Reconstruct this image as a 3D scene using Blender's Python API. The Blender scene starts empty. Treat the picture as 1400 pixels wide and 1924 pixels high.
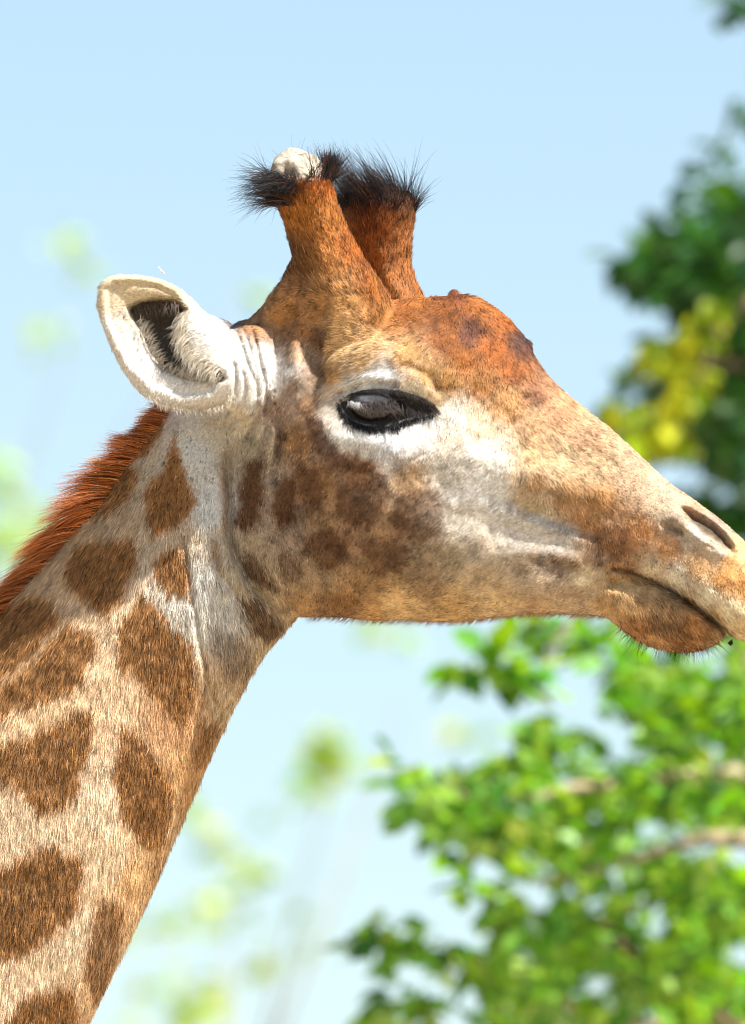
import bpy, math, random
import numpy as np
from mathutils import Vector, Matrix
random.seed(7)
RNG = np.random.default_rng(11)
SC = bpy.context.scene
COL = SC.collection

# ------------------------------------------------------------------ camera, sky, sun, exposure
PITCH = math.radians(9.5)
DIST = 12.0
CAM_H = 1.65
S = 1770.0                                   # photograph pixels per metre at the giraffe's distance
CAM = np.array([0.0, -DIST * math.cos(PITCH), CAM_H])
FWD = np.array([0.0, math.cos(PITCH), math.sin(PITCH)])
UP = np.array([0.0, -math.sin(PITCH), math.cos(PITCH)])
RIGHT = np.array([1.0, 0.0, 0.0])
FOCUS = CAM + FWD * DIST
cam_d = bpy.data.cameras.new('camera')
cam_d.sensor_width = 36.0
cam_d.sensor_fit = 'AUTO'
cam_d.lens = 36.0 * DIST / (1924.0 / S)
cam_d.clip_start = 0.1
cam_d.clip_end = 3000.0
cam_d.dof.use_dof = True
cam_d.dof.focus_distance = DIST - 0.04
cam_d.dof.aperture_fstop = cam_d.lens / 55.0
cam_d.dof.aperture_blades = 0
cam = bpy.data.objects.new('camera', cam_d)
cam.location = CAM
cam.rotation_euler = (math.pi / 2 + PITCH, 0, 0)
COL.objects.link(cam)
SC.camera = cam

SUN_DIR = np.array([0.46, -0.37, 0.81])      # towards the sun
SUN_DIR = SUN_DIR / np.linalg.norm(SUN_DIR)
SUN_EL = math.asin(SUN_DIR[2])
SUN_AZ = math.atan2(SUN_DIR[0], SUN_DIR[1])  # from +Y, clockwise
world = bpy.data.worlds.new('World')
SC.world = world
world.use_nodes = True
nt = world.node_tree
nt.nodes.clear()
sky = nt.nodes.new('ShaderNodeTexSky')
sky.sky_type = 'NISHITA'
sky.sun_disc = False
sky.sun_elevation = SUN_EL
sky.sun_rotation = SUN_AZ
sky.altitude = 0
sky.air_density = 1.34
sky.dust_density = 1.0
sky.ozone_density = 1.2
bg = nt.nodes.new('ShaderNodeBackground')
bg.inputs['Strength'].default_value = 0.0735
wo = nt.nodes.new('ShaderNodeOutputWorld')
nt.links.new(sky.outputs[0], bg.inputs['Color'])
nt.links.new(bg.outputs[0], wo.inputs['Surface'])

sun_d = bpy.data.lights.new('sun', 'SUN')
sun_d.energy = 5.0
sun_d.angle = math.radians(0.53)
sun_d.color = (1.0, 0.955, 0.88)
sun = bpy.data.objects.new('sun', sun_d)
sun.rotation_euler = Vector(SUN_DIR).to_track_quat('Z', 'Y').to_euler()
sun.location = (6, -4, 12)
COL.objects.link(sun)

SC.view_settings.view_transform = 'Standard'
SC.view_settings.look = 'None'
SC.view_settings.gamma = 1.0
SC.view_settings.exposure = 1.38
SC.view_settings.use_curve_mapping = False
SC.render.engine = 'CYCLES'
SC.cycles.use_denoising = True
SC.cycles.filter_width = 1.1
SC.cycles.max_bounces = 8
SC.cycles.diffuse_bounces = 3
SC.cycles.glossy_bounces = 2
SC.cycles.transmission_bounces = 4
SC.cycles.transparent_max_bounces = 8
SC.cycles_curves.shape = 'RIBBONS'
SC.cycles_curves.subdivisions = 2

# ------------------------------------------------------------------ helpers
def to_world(p):
    """(u, v, w) in photograph pixels around the giraffe's head (w is depth, + away) to metres."""
    p = np.asarray(p, float)
    return (FOCUS + ((p[..., 0:1] - 700) / S) * RIGHT + ((962 - p[..., 1:2]) / S) * UP + (p[..., 2:3] / S) * FWD)

def vec_world(d):
    d = np.asarray(d, float)
    return d[..., 0:1] * RIGHT - d[..., 1:2] * UP + d[..., 2:3] * FWD

def to_px(P):
    Q = np.asarray(P, float) - FOCUS
    return np.stack([Q @ RIGHT * S + 700, 962 - Q @ UP * S, Q @ FWD * S], -1)

def at(u, v, dist):
    """A point seen at photograph pixel (u, v) at a given distance along the view axis."""
    k = dist / DIST / S
    return CAM + FWD * dist + RIGHT * (u - 700) * k + UP * (962 - v) * k

def lin(c):
    c = np.asarray(c, float) / 255.0
    return np.where(c <= 0.04045, c / 12.92, ((c + 0.055) / 1.055) ** 2.4)

def tag(o, label=None, cat=None, group=None, kind=None):
    if label: o['label'] = label
    if cat: o['category'] = cat
    if group: o['group'] = group
    if kind: o['kind'] = kind
    return o

def empty(name, loc):
    o = bpy.data.objects.new(name, None)
    o.location = loc
    o.empty_display_size = 0.2
    COL.objects.link(o)
    return o

def link(o, parent=None):
    COL.objects.link(o)
    if parent is not None:
        o.parent = parent
        o.matrix_parent_inverse = Matrix.Translation(-Vector(parent.location))
    return o

def mesh_obj(name, V, F, mat=None, parent=None, smooth=True):
    me = bpy.data.meshes.new(name)
    me.from_pydata([tuple(v) for v in V], [], [tuple(f) for f in F])
    me.update()
    if smooth:
        me.polygons.foreach_set('use_smooth', [True] * len(me.polygons))
    if mat: me.materials.append(mat)
    return link(bpy.data.objects.new(name, me), parent)

def hash3(i, j, k, s=0):
    n = (i.astype(np.int64) * 374761393 + j.astype(np.int64) * 668265263 + k.astype(np.int64) * 2147483647 + s * 974711) & 0xffffffff
    n = ((n ^ (n >> 13)) * 1274126177) & 0xffffffff
    n = ((n ^ (n >> 15)) * 2246822519) & 0xffffffff
    n = n ^ (n >> 16)
    return (n & 0xffffff) / float(0xffffff)

def noise(P, scale, seed=0):
    """value noise in 0..1; P (N,2|3) in pixels"""
    Q = np.zeros((len(P), 3)); Q[:, :P.shape[1]] = P; Q = Q / scale + 1000.37
    I = np.floor(Q).astype(np.int64); f = Q - I; f = f * f * (3 - 2 * f)
    r = 0
    for a in (0, 1):
        for b in (0, 1):
            for c in (0, 1):
                wgt = (f[:, 0] if a else 1 - f[:, 0]) * (f[:, 1] if b else 1 - f[:, 1]) * (f[:, 2] if c else 1 - f[:, 2])
                r = r + wgt * hash3(I[:, 0] + a, I[:, 1] + b, I[:, 2] + c, seed)
    return r

def sstep(x, a, b):
    t = np.clip((x - a) / (b - a), 0, 1)
    return t * t * (3 - 2 * t)

def poly_dist(P, pts, closed=False):
    """unsigned distance of P (N,2) to a polyline, and (closed) signed: negative inside"""
    pts = np.asarray(pts, float)
    A = pts; B = np.roll(pts, -1, 0)
    if not closed: A, B = A[:-1], B[:-1]
    d = np.full(len(P), 1e9); inside = np.zeros(len(P), bool)
    for a, b in zip(A, B):
        ab = b - a
        t = np.clip(((P - a) @ ab) / max(ab @ ab, 1e-9), 0, 1)
        q = P - a - t[:, None] * ab
        d = np.minimum(d, np.hypot(q[:, 0], q[:, 1]))
        if closed:
            c = (a[1] > P[:, 1]) != (b[1] > P[:, 1])
            xx = a[0] + (P[:, 1] - a[1]) * (b[0] - a[0]) / (b[1] - a[1] + 1e-12)
            inside ^= c & (P[:, 0] < xx)
    if closed: d = np.where(inside, -d, d)
    return d

def near_box(P, pts, m):
    pts = np.asarray(pts, float)
    lo, hi = pts.min(0) - m, pts.max(0) + m
    return np.nonzero((P[:, 0] > lo[0]) & (P[:, 0] < hi[0]) & (P[:, 1] > lo[1]) & (P[:, 1] < hi[1]))[0]

# ------------------------------------------------------------------ materials
def new_mat(name):
    m = bpy.data.materials.new(name); m.use_nodes = True
    n = m.node_tree.nodes; n.clear()
    out = n.new('ShaderNodeOutputMaterial')
    return m, m.node_tree, out

def principled(name, color, rough=0.6, spec=0.3, noise_amt=0.0, noise_scale=20.0, bump=0.0, bump_scale=80.0, coat=0.0):
    m, t, out = new_mat(name)
    b = t.nodes.new('ShaderNodeBsdfPrincipled')
    b.inputs['Roughness'].default_value = rough
    b.inputs['Specular IOR Level'].default_value = spec
    b.inputs['Coat Weight'].default_value = coat
    b.inputs['Base Color'].default_value = (*color, 1)
    tc = t.nodes.new('ShaderNodeTexCoord')
    if noise_amt:
        nz = t.nodes.new('ShaderNodeTexNoise'); nz.inputs['Scale'].default_value = noise_scale; nz.inputs['Detail'].default_value = 5
        t.links.new(tc.outputs['Object'], nz.inputs['Vector'])
        mp = t.nodes.new('ShaderNodeMapRange'); mp.inputs['From Min'].default_value = 0.3; mp.inputs['From Max'].default_value = 0.7
        mp.inputs['To Min'].default_value = 1 - noise_amt; mp.inputs['To Max'].default_value = 1 + noise_amt
        t.links.new(nz.outputs['Fac'], mp.inputs['Value'])
        mx = t.nodes.new('ShaderNodeVectorMath'); mx.operation = 'SCALE'; mx.inputs[0].default_value = color
        t.links.new(mp.outputs[0], mx.inputs['Scale'])
        t.links.new(mx.outputs[0], b.inputs['Base Color'])
    if bump:
        nb = t.nodes.new('ShaderNodeTexNoise'); nb.inputs['Scale'].default_value = bump_scale; nb.inputs['Detail'].default_value = 6
        t.links.new(tc.outputs['Object'], nb.inputs['Vector'])
        bp = t.nodes.new('ShaderNodeBump'); bp.inputs['Strength'].default_value = bump; bp.inputs['Distance'].default_value = 0.01
        t.links.new(nb.outputs['Fac'], bp.inputs['Height']); t.links.new(bp.outputs[0], b.inputs['Normal'])
    t.links.new(b.outputs[0], out.inputs['Surface'])
    return m

def hair_mat(name, nmix=0.0, rough=0.55, spec=0.25, trans=0.15):
    m, t, out = new_mat(name)
    a = t.nodes.new('ShaderNodeAttribute'); a.attribute_name = 'tint'
    b = t.nodes.new('ShaderNodeBsdfPrincipled')
    b.inputs['Roughness'].default_value = rough
    b.inputs['Specular IOR Level'].default_value = spec
    t.links.new(a.outputs['Color'], b.inputs['Base Color'])
    tr = t.nodes.new('ShaderNodeBsdfTranslucent')
    t.links.new(a.outputs['Color'], tr.inputs['Color'])
    if nmix > 0:
        nn = t.nodes.new('ShaderNodeAttribute'); nn.attribute_name = 'lie'
        ge = t.nodes.new('ShaderNodeNewGeometry')
        mx = t.nodes.new('ShaderNodeMix'); mx.data_type = 'VECTOR'
        mx.inputs['Factor'].default_value = nmix
        t.links.new(ge.outputs['Normal'], mx.inputs[4]); t.links.new(nn.outputs['Vector'], mx.inputs[5])
        nz = t.nodes.new('ShaderNodeVectorMath'); nz.operation = 'NORMALIZE'
        t.links.new(mx.outputs[1], nz.inputs[0])
        t.links.new(nz.outputs[0], b.inputs['Normal'])
    ms = t.nodes.new('ShaderNodeMixShader'); ms.inputs[0].default_value = trans
    t.links.new(b.outputs[0], ms.inputs[1]); t.links.new(tr.outputs[0], ms.inputs[2])
    t.links.new(ms.outputs[0], out.inputs['Surface'])
    return m

def skin_mat():
    m, t, out = new_mat('coat_skin')
    a = t.nodes.new('ShaderNodeAttribute'); a.attribute_name = 'tint'
    b = t.nodes.new('ShaderNodeBsdfPrincipled'); b.inputs['Roughness'].default_value = 0.75; b.inputs['Specular IOR Level'].default_value = 0.15
    tc = t.nodes.new('ShaderNodeTexCoord')
    nz = t.nodes.new('ShaderNodeTexNoise'); nz.inputs['Scale'].default_value = 400; nz.inputs['Detail'].default_value = 3
    t.links.new(tc.outputs['Object'], nz.inputs['Vector'])
    mp = t.nodes.new('ShaderNodeMapRange'); mp.inputs['From Min'].default_value = 0.3; mp.inputs['From Max'].default_value = 0.7
    mp.inputs['To Min'].default_value = 0.6; mp.inputs['To Max'].default_value = 0.95
    t.links.new(nz.outputs['Fac'], mp.inputs['Value'])
    mx = t.nodes.new('ShaderNodeVectorMath'); mx.operation = 'SCALE'
    t.links.new(a.outputs['Color'], mx.inputs[0]); t.links.new(mp.outputs[0], mx.inputs['Scale'])
    t.links.new(mx.outputs[0], b.inputs['Base Color'])
    bp = t.nodes.new('ShaderNodeBump'); bp.inputs['Strength'].default_value = 0.3; bp.inputs['Distance'].default_value = 0.002
    t.links.new(nz.outputs['Fac'], bp.inputs['Height']); t.links.new(bp.outputs[0], b.inputs['Normal'])
    t.links.new(b.outputs[0], out.inputs['Surface'])
    return m

M_SKIN = skin_mat()
M_FUR = hair_mat('short_coat', nmix=0.72, rough=0.6, spec=0.12, trans=0.04)
M_HAIR = hair_mat('long_hair', nmix=0.0, rough=0.42, spec=0.35, trans=0.25)

# ------------------------------------------------------------------ ground
def build_ground():
    n = 40; V = []; F = []
    xs = np.sign(np.linspace(-1, 1, n)) * np.abs(np.linspace(-1, 1, n)) ** 2.2 * 1500
    for y in xs:
        for x in xs:
            r = math.hypot(x, y)
            V.append((x, y, 0 if r < 25 else 0.25 * math.sin(x * 0.05) * math.cos(y * 0.043) - 0.3))
    for j in range(n - 1):
        for i in range(n - 1):
            a = j * n + i
            F.append((a, a + 1, a + n + 1, a + n))
    g = mesh_obj('ground', V, F, principled('sandy_paddock', (0.37, 0.295, 0.205), 0.95, 0.1, 0.25, 0.6, 0.6, 3.0))
    tag(g, kind='structure')
build_ground()

# ------------------------------------------------------------------ giraffe: solid form
def loft(pairs, W, C, e1=2.0, e2=2.0, tm=None, nt_=30):
    """closed tube through pairs of contour points; W half depth, C centre depth, per station"""
    pairs = np.asarray(pairs, float)
    e1 = np.broadcast_to(e1, len(pairs)); e2 = np.broadcast_to(e2, len(pairs))
    n = len(pairs); V = []; F = []
    th = np.linspace(0, math.pi, nt_ + 1); t = 0.5 - 0.5 * np.cos(th)
    for k in range(n):
        a, b = pairs[k, 0], pairs[k, 1]
        m = 0.5 if tm is None else tm[k]
        x = np.where(t <= m, (m - t) / m, (t - m) / (1 - m))
        w = W[k] * np.sqrt(np.clip(1 - x ** np.where(t <= m, e1[k], e2[k]), 0, 1))
        mid = a + (b - a) * t[:, None]
        ring = [(p[0], p[1], C[k] - q) for p, q in zip(mid, w)] + [(p[0], p[1], C[k] + q) for p, q in zip(mid[-2:0:-1], w[-2:0:-1])]
        V += ring
    m = 2 * nt_
    for k in range(n - 1):
        for i in range(m):
            j = (i + 1) % m
            F.append((k * m + i, k * m + j, (k + 1) * m + j, (k + 1) * m + i))
    F.append(tuple(range(m - 1, -1, -1)))
    F.append(tuple((n - 1) * m + i for i in range(m)))
    return np.array(V), F

def resample(tab, step, nd=2):
    tab = np.asarray(tab, float)
    d = np.r_[0, np.cumsum(np.linalg.norm(np.diff(tab[:, :nd], axis=0), axis=1) + 1e-6)]
    q = np.linspace(0, d[-1], int(d[-1] / step) + 2)
    R = np.stack([np.interp(q, d, tab[:, i]) for i in range(tab.shape[1])], 1)
    for _ in range(2):
        R[1:-1] = 0.25 * R[:-2] + 0.5 * R[1:-1] + 0.25 * R[2:]
    return R

def yaw(u):
    return -0.18 * (np.maximum(u, 440) - 700)

def tube(pts, step=6, nt_=20):
    """circular tube: pts rows (u, v, w, r)"""
    R = resample(np.asarray(pts, float), step, 3)
    V = []; F = []; n = len(R)
    T = np.gradient(R[:, :3], axis=0); T /= np.linalg.norm(T, axis=1)[:, None]
    m = nt_
    for k in range(n):
        t = T[k]; ref = np.array([0, 0, 1.0]) if abs(t[2]) < 0.9 else np.array([1.0, 0, 0])
        a = np.cross(t, ref); a /= np.linalg.norm(a); b = np.cross(t, a)
        for i in range(m):
            q = 2 * math.pi * i / m
            V.append(R[k, :3] + R[k, 3] * (math.cos(q) * a + math.sin(q) * b))
    for k in range(n - 1):
        for i in range(m):
            j = (i + 1) % m
            F.append((k * m + i, k * m + j, (k + 1) * m + j, (k + 1) * m + i))
    F.append(tuple(range(m - 1, -1, -1))); F.append(tuple((n - 1) * m + i for i in range(m)))
    return np.array(V), F

# head: u, top, bottom, half depth, t of the widest point
HEAD = [(415, 640, 980, 70, .5), (440, 606, 1045, 105, .48), (470, 598, 1090, 128, .45), (500, 586, 1120, 141, .42), (522, 568, 1140, 150, .4), (545, 556, 1152, 158, .38), (565, 562, 1160, 163, .37),
        (600, 576, 1158, 174, .34), (650, 572, 1160, 184, .3), (700, 568, 1166, 190, .29), (760, 562, 1164, 188, .29), (800, 560, 1167, 181, .3),
        (838, 558, 1168, 172, .3), (856, 552, 1168, 168, .31), (884, 555, 1166, 162, .32), (920, 570, 1160, 152, .33), (953, 597, 1157, 145, .35),
        (974, 620, 1156, 140, .37), (990, 640, 1155, 136, .39), (1006, 674, 1155, 132, .4), (1030, 708, 1154, 126, .41), (1060, 738, 1152, 119, .42),
        (1100, 770, 1148, 110, .44), (1140, 802, 1118, 104, .46), (1180, 837, 1092, 100, .48), (1220, 876, 1098, 98, .5), (1260, 911, 1115, 98, .5),
        (1300, 939, 1143, 98, .5), (1332, 962, 1168, 96, .5), (1362, 986, 1190, 93, .5), (1388, 1010, 1201, 89, .5), (1415, 1037, 1207, 80, .5),
        (1442, 1068, 1208, 64, .5), (1462, 1100, 1200, 44, .5), (1474, 1135, 1180, 14, .5)]
H = resample([(h[0], h[1], h[2], h[3], h[4]) for h in HEAD], 7)
H[:, 4] = np.where(H[:, 0] < 560, H[:, 4], np.interp(H[:, 0], [560, 620, 700, 850, 1000, 1120, 1250, 1400], [.40, .44, .47, .56, .64, .63, .62, .6]))
head_part = loft([((h[0], h[1]), (h[0], h[2])) for h in H], H[:, 3], yaw(H[:, 0]), 2.5, 2.2 + 1.5 * np.exp(-((H[:, 0] - 830) / 230) ** 2) + .5 * (H[:, 0] > 1150), H[:, 4], 40)

CHIN = [(960, 1085, 1152, 50), (1040, 1075, 1153, 68), (1100, 1070, 1153, 76), (1140, 1070, 1158, 80), (1165, 1074, 1180, 82), (1190, 1082, 1199, 82), (1220, 1090, 1214, 80),
        (1255, 1102, 1222, 77), (1290, 1116, 1224, 72), (1322, 1130, 1218, 62), (1346, 1145, 1206, 48), (1362, 1160, 1190, 20)]
K = resample(CHIN, 7)
chin_part = loft([((h[0], h[1]), (h[0], h[2])) for h in K], K[:, 3], yaw(K[:, 0]) - 2, 2, 2.4, None, 24)

# neck: nape (u, v), throat (u, v), half depth, centre depth
NECK = [(500, 640, 640, 960, 56, 36), (440, 650, 615, 1070, 74, 42), (385, 690, 570, 1150, 84, 50), (325, 752, 527, 1196, 92, 54), (255, 843, 503, 1220, 100, 54), (190, 933, 470, 1270, 108, 50),
        (122, 1012, 430, 1346, 118, 46), (32, 1106, 380, 1456, 130, 40), (-58, 1215, 332, 1566, 142, 34), (-140, 1330, 284, 1676, 154, 30), (-215, 1460, 233, 1786, 166, 30),
        (-300, 1640, 163, 1926, 180, 30), (-400, 1880, 52, 2150, 200, 30), (-520, 2180, -80, 2420, 222, 30)]
N = resample(NECK, 14)
neck_part = loft([((h[0], h[1]), (h[2], h[3])) for h in N], N[:, 4], N[:, 5], 1.9, 2.3, np.full(len(N), .55), 36)

near_horn = tube([(668, 690, -10, 120), (650, 620, -45, 104), (634, 560, -62, 88), (617, 500, -70, 66), (600, 450, -74, 56), (584, 400, -77, 53), (570, 360, -79, 56),
                  (562, 335, -80, 54), (557, 316, -80, 51), (555, 301, -80, 42), (555, 290, -80, 27), (555, 283, -80, 10)])
far_horn = tube([(745, 660, 90, 100), (738, 600, 106, 80), (729, 550, 116, 60), (724, 500, 122, 49), (719, 455, 125, 55), (714, 415, 127, 66), (712, 385, 128, 68), (711, 365, 128, 56), (710, 352, 128, 30)])
knob = tube([(853, 575, -20, 12), (853, 560, -22, 12), (853, 550, -24, 9), (852, 542, -25, 4)], 3, 12)
knob2 = tube([(984, 660, -40, 14), (990, 648, -40, 12), (994, 640, -40, 7)], 3, 12)
horn_flare = tube([(490, 645, -10, 46), (530, 600, -34, 44), (566, 555, -52, 46), (592, 505, -64, 46), (600, 460, -70, 40)])
brow = tube([(610, 720, -110, 26), (650, 690, -135, 34), (710, 676, -140, 38), (770, 690, -138, 34), (815, 725, -128, 24)])
EAR = [(515, 605, 515, 800, 70, -40), (470, 611, 480, 800, 76, -66), (435, 622, 446, 786, 72, -96), (414, 612, 428, 770, 68, -114), (388, 590, 400, 773, 70, -128), (362, 562, 352, 773, 68, -138), (336, 541, 305, 764, 62, -147),
       (300, 526, 263, 738, 52, -156), (262, 520, 233, 697, 42, -165), (228, 519, 208, 646, 31, -173), (204, 525, 194, 607, 20, -178), (191, 538, 186, 578, 9, -180)]
E = resample(EAR, 6)
ear_flat = 2.0 + 1.6 * sstep(-E[:, 0], -430, -350)
ear_part = loft([((h[0], h[1]), (h[2], h[3])) for h in E], E[:, 4] * (1 - .26 * sstep(-E[:, 0], -430, -350)), E[:, 5], ear_flat, ear_flat, None, 36)
far_ear = loft([((h[0] + 95, h[1] + 62), (h[2] + 95, h[3] - 40)) for h in E], E[:, 4], 70 - E[:, 5], 2.0, 2.0, None, 20)

def merge(parts):
    V = []; F = []; o = 0
    for v, f in parts:
        V.append(v); F += [tuple(i + o for i in q) for q in f]; o += len(v)
    return np.concatenate(V), F

def voxel(parts, size, smooth_it, smooth_f=0.5):
    V, F = merge(parts)
    me = bpy.data.meshes.new('tmp'); me.from_pydata([tuple(v) for v in V], [], F); me.update()
    import bmesh
    bm = bmesh.new(); bm.from_mesh(me); bmesh.ops.recalc_face_normals(bm, faces=bm.faces); bm.to_mesh(me); bm.free()
    o = bpy.data.objects.new('tmp', me); COL.objects.link(o)
    r = o.modifiers.new('r', 'REMESH'); r.mode = 'VOXEL'; r.voxel_size = size; r.adaptivity = 0
    if smooth_it:
        s = o.modifiers.new('s', 'SMOOTH'); s.factor = smooth_f; s.iterations = smooth_it
    dg = bpy.context.evaluated_depsgraph_get(); dg.update()
    ev = o.evaluated_get(dg); m2 = ev.to_mesh()
    v = np.empty(len(m2.vertices) * 3); m2.vertices.foreach_get('co', v)
    nl = len(m2.loops); lv = np.empty(nl, np.int32); m2.loops.foreach_get('vertex_index', lv)
    ls = np.empty(len(m2.polygons), np.int32); m2.polygons.foreach_get('loop_start', ls)
    lt = np.empty(len(m2.polygons), np.int32); m2.polygons.foreach_get('loop_total', lt)
    ev.to_mesh_clear(); bpy.data.objects.remove(o); bpy.data.meshes.remove(me)
    q = lv[ls[lt == 4][:, None] + np.arange(4)]
    return v.reshape(-1, 3), q

def vnormals(V, Q):
    n = np.cross(V[Q[:, 2]] - V[Q[:, 0]], V[Q[:, 3]] - V[Q[:, 1]])
    N = np.zeros_like(V)
    for i in range(4): np.add.at(N, Q[:, i], n)
    return N / (np.linalg.norm(N, axis=1)[:, None] + 1e-12)

HV, HQ = voxel([head_part, chin_part, neck_part, near_horn, far_horn, knob, knob2, horn_flare, brow, ear_part, far_ear], 3.3, 9)
HN = vnormals(HV, HQ)

# ------------------------------------------------------------------ sculpting on the flank (both flanks alike)
# bump: u, v, radius u, radius v, rotation deg, raise (+ towards the viewer's side)
BUMPS = [(712, 768, 92, 44, 8, -26), (700, 832, 85, 26, 8, 9), (690, 712, 55, 18, -5, 8), (620, 960, 150, 140, 0, 10), (885, 770, 70, 40, 20, -8), (1040, 908, 108, 40, 18, 21),
         (1030, 1012, 130, 30, 12, -11), (900, 880, 110, 50, 20, 8), (594, 650, 18, 75, 0, -22), (560, 640, 26, 50, 10, 8), (540, 800, 30, 60, 0, -7), (1290, 975, 80, 34, 35, 9), (1060, 1075, 90, 22, 8, -8),
         (980, 1105, 200, 26, 0, 5), (1335, 1130, 75, 26, 35, 10), (440, 900, 22, 120, 4, -8), (875, 625, 45, 22, 10, -9), (925, 610, 45, 38, 20, 8), (735, 610, 40, 60, 20, -10), (400, 1060, 30, 190, -6, 7),
         (300, 950, 26, 120, 8, 5), (492, 1150, 26, 66, -38, 15), (520, 1080, 34, 80, -35, 8), (600, 1115, 70, 30, 0, -6), (760, 960, 60, 40, 0, 4), (300, 650, 90, 80, 45, -14)]
# stroke: polyline, depth (+ into the flank), width
STROKES = [([(964, 944), (985, 955), (1020, 968), (1065, 985), (1115, 1003)], 15, 11), ([(1150, 1068), (1175, 1074), (1210, 1086), (1250, 1103), (1295, 1134), (1335, 1165), (1368, 1190)], 15, 6),
           ([(1150, 1068), (1140, 1080), (1150, 1095)], 4, 6), ([(1262, 972), (1285, 992), (1315, 1014), (1345, 1036)], -8, 11), ([(1290, 950), (1330, 972), (1362, 1000), (1380, 1028)], -5, 8), ([(1240, 985), (1258, 990), (1276, 1000)], 5, 4),
           ([(1325, 1024), (1332, 1030)], 5, 4), ([(345, 1015), (352, 1060), (360, 1110), (368, 1160), (378, 1220), (395, 1290), (405, 1320)], 8, 5), ([(290, 950), (278, 1000), (285, 1060), (280, 1100)], 4, 6),
           ([(318, 870), (330, 930), (338, 980)], 4, 5), ([(430, 850), (434, 930), (432, 1000), (446, 1050), (480, 1105), (520, 1150), (552, 1172)], 19, 8), ([(405, 1000), (412, 1070), (440, 1110), (470, 1165), (505, 1213)], 6, 7),
           ([(446, 622), (458, 655), (470, 692), (483, 720), (485, 755), (474, 784)], 9, 4), ([(474, 618), (484, 652), (490, 684), (499, 714), (502, 745), (498, 776)], 9, 4), ([(460, 622), (473, 660), (481, 690), (489, 716), (489, 742)], 6, 3.5),
           ([(442, 686), (446, 720), (442, 750), (432, 774)], 8, 4), ([(460, 702), (463, 730), (459, 760), (444, 790), (425, 800)], 8, 4), ([(488, 765), (482, 792), (466, 822)], 14, 5), ([(507, 626), (510, 668), (508, 724)], 4, 4),
           ([(452, 760), (440, 785), (418, 800)], 5, 4), ([(612, 560), (606, 620), (604, 690), (606, 720)], 9, 9), ([(528, 580), (560, 600), (590, 610)], 4, 6), ([(525, 800), (522, 850), (516, 900)], 6, 7),
           ([(728, 866), (760, 872), (800, 852)], 2, 3.5), ([(640, 742), (665, 730), (705, 722), (745, 726)], 7, 4), ([(780, 900), (800, 912), (806, 905)], 1.5, 4), ([(960, 800), (980, 850), (964, 900)], 3, 10), ([(1098, 1056), (1130, 1070), (1150, 1090)], 6, 7),
           ([(760, 690), (800, 705), (822, 735)], 4, 8), ([(505, 1150), (540, 1178)], 5, 6), ([(1000, 1050), (1060, 1062), (1110, 1078)], 4, 8), ([(690, 470), (715, 530), (745, 575)], 6, 8)]
NOSTRIL = [(1277,955),(1290,957),(1312,968),(1338,984),(1358,1002),(1372,1026),(1370,1036),(1352,1030),(1335,1018),(1312,1004),(1290,984)]
EAR_HOLE = [(246, 580), (268, 569), (303, 564), (337, 570), (351, 584), (345, 598), (329, 625), (336, 655), (368, 684), (417, 703), (424, 711), (417, 716), (360, 711), (309, 694), (284, 660), (270, 625), (252, 598)]
EAR_IN = [(199, 545), (215, 530), (262, 528), (300, 534), (334, 550), (353, 582), (348, 620), (362, 668), (428, 703), (424, 716), (402, 744), (345, 752), (288, 728), (240, 680), (204, 605)]

def carve(P2):
    d = np.zeros(len(P2))                       # + into the flank
    for (u, v, ru, rv, rot, h) in BUMPS:
        c, s = math.cos(math.radians(rot)), math.sin(math.radians(rot))
        x, y = P2[:, 0] - u, P2[:, 1] - v
        a, b = (c * x + s * y) / ru, (-s * x + c * y) / rv
        d -= h * np.exp(-0.5 * 2.2 * (a * a + b * b))
    for pts, dep, wd in STROKES:
        i = near_box(P2, pts, wd * 4)
        if len(i):
            q = poly_dist(P2[i], pts)
            d[i] += dep * np.exp(-(q / wd) ** 2) - 0.13 * dep * np.exp(-((q - 2.4 * wd) / (1.2 * wd)) ** 2)
    i = near_box(P2, NOSTRIL, 20)
    q = poly_dist(P2[i], NOSTRIL, True); d[i] += 26 * sstep(-q, -8, 10)
    i = near_box(P2, EAR_IN, 40)
    q = poly_dist(P2[i], EAR_IN, True); d[i] += 13 * sstep(-q, -3, 11) + 10 * sstep(-q, 8, 45)
    q = poly_dist(P2[i], EAR_HOLE, True); d[i] += 50 * sstep(-q, -7, 11)
    return d

flank = sstep(np.abs(HN[:, 2]), 0.05, 0.45) * np.sign(-HN[:, 2])
horn_zone = sstep(HV[:, 1], 520, 600)           # nothing carved into the far horn from the near list
dd = carve(HV[:, :2])
earfar = (HN[:, 2] > 0)
dd = np.where(earfar & (HV[:, 0] < 440) & (HV[:, 1] < 830), 0, dd)
HV[:, 2] += dd * flank
for _ in range(2):                               # relax the carved walls a little
    A = np.zeros_like(HV); cnt = np.zeros(len(HV))
    for a, b in ((0, 1), (1, 2), (2, 3), (3, 0)):
        np.add.at(A, HQ[:, a], HV[HQ[:, b]]); np.add.at(A, HQ[:, b], HV[HQ[:, a]])
        np.add.at(cnt, HQ[:, a], 1); np.add.at(cnt, HQ[:, b], 1)
    HV = HV + 0.25 * (A / cnt[:, None] - HV)
earsm = 1 - .9 * ((HV[:, 0] < 450) & (HV[:, 1] < 790))
HV[:, 2] += earsm * -2.2 * (noise(HV, 38, 5) - 0.5) * flank * 2 - earsm * 1.0 * (noise(HV, 14, 6) - 0.5) * flank * 2
HN = vnormals(HV, HQ)
capz = sstep(-HV[:, 1], -352, -338) * (np.abs(HV[:, 0] - 557) < 75) * (HV[:, 2] < 20)
HV = HV + HN * (capz * (13 * (noise(HV, 24, 25) - .55) + 4 * (noise(HV, 9, 26) - .5)))[:, None]
HN = vnormals(HV, HQ)

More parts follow.
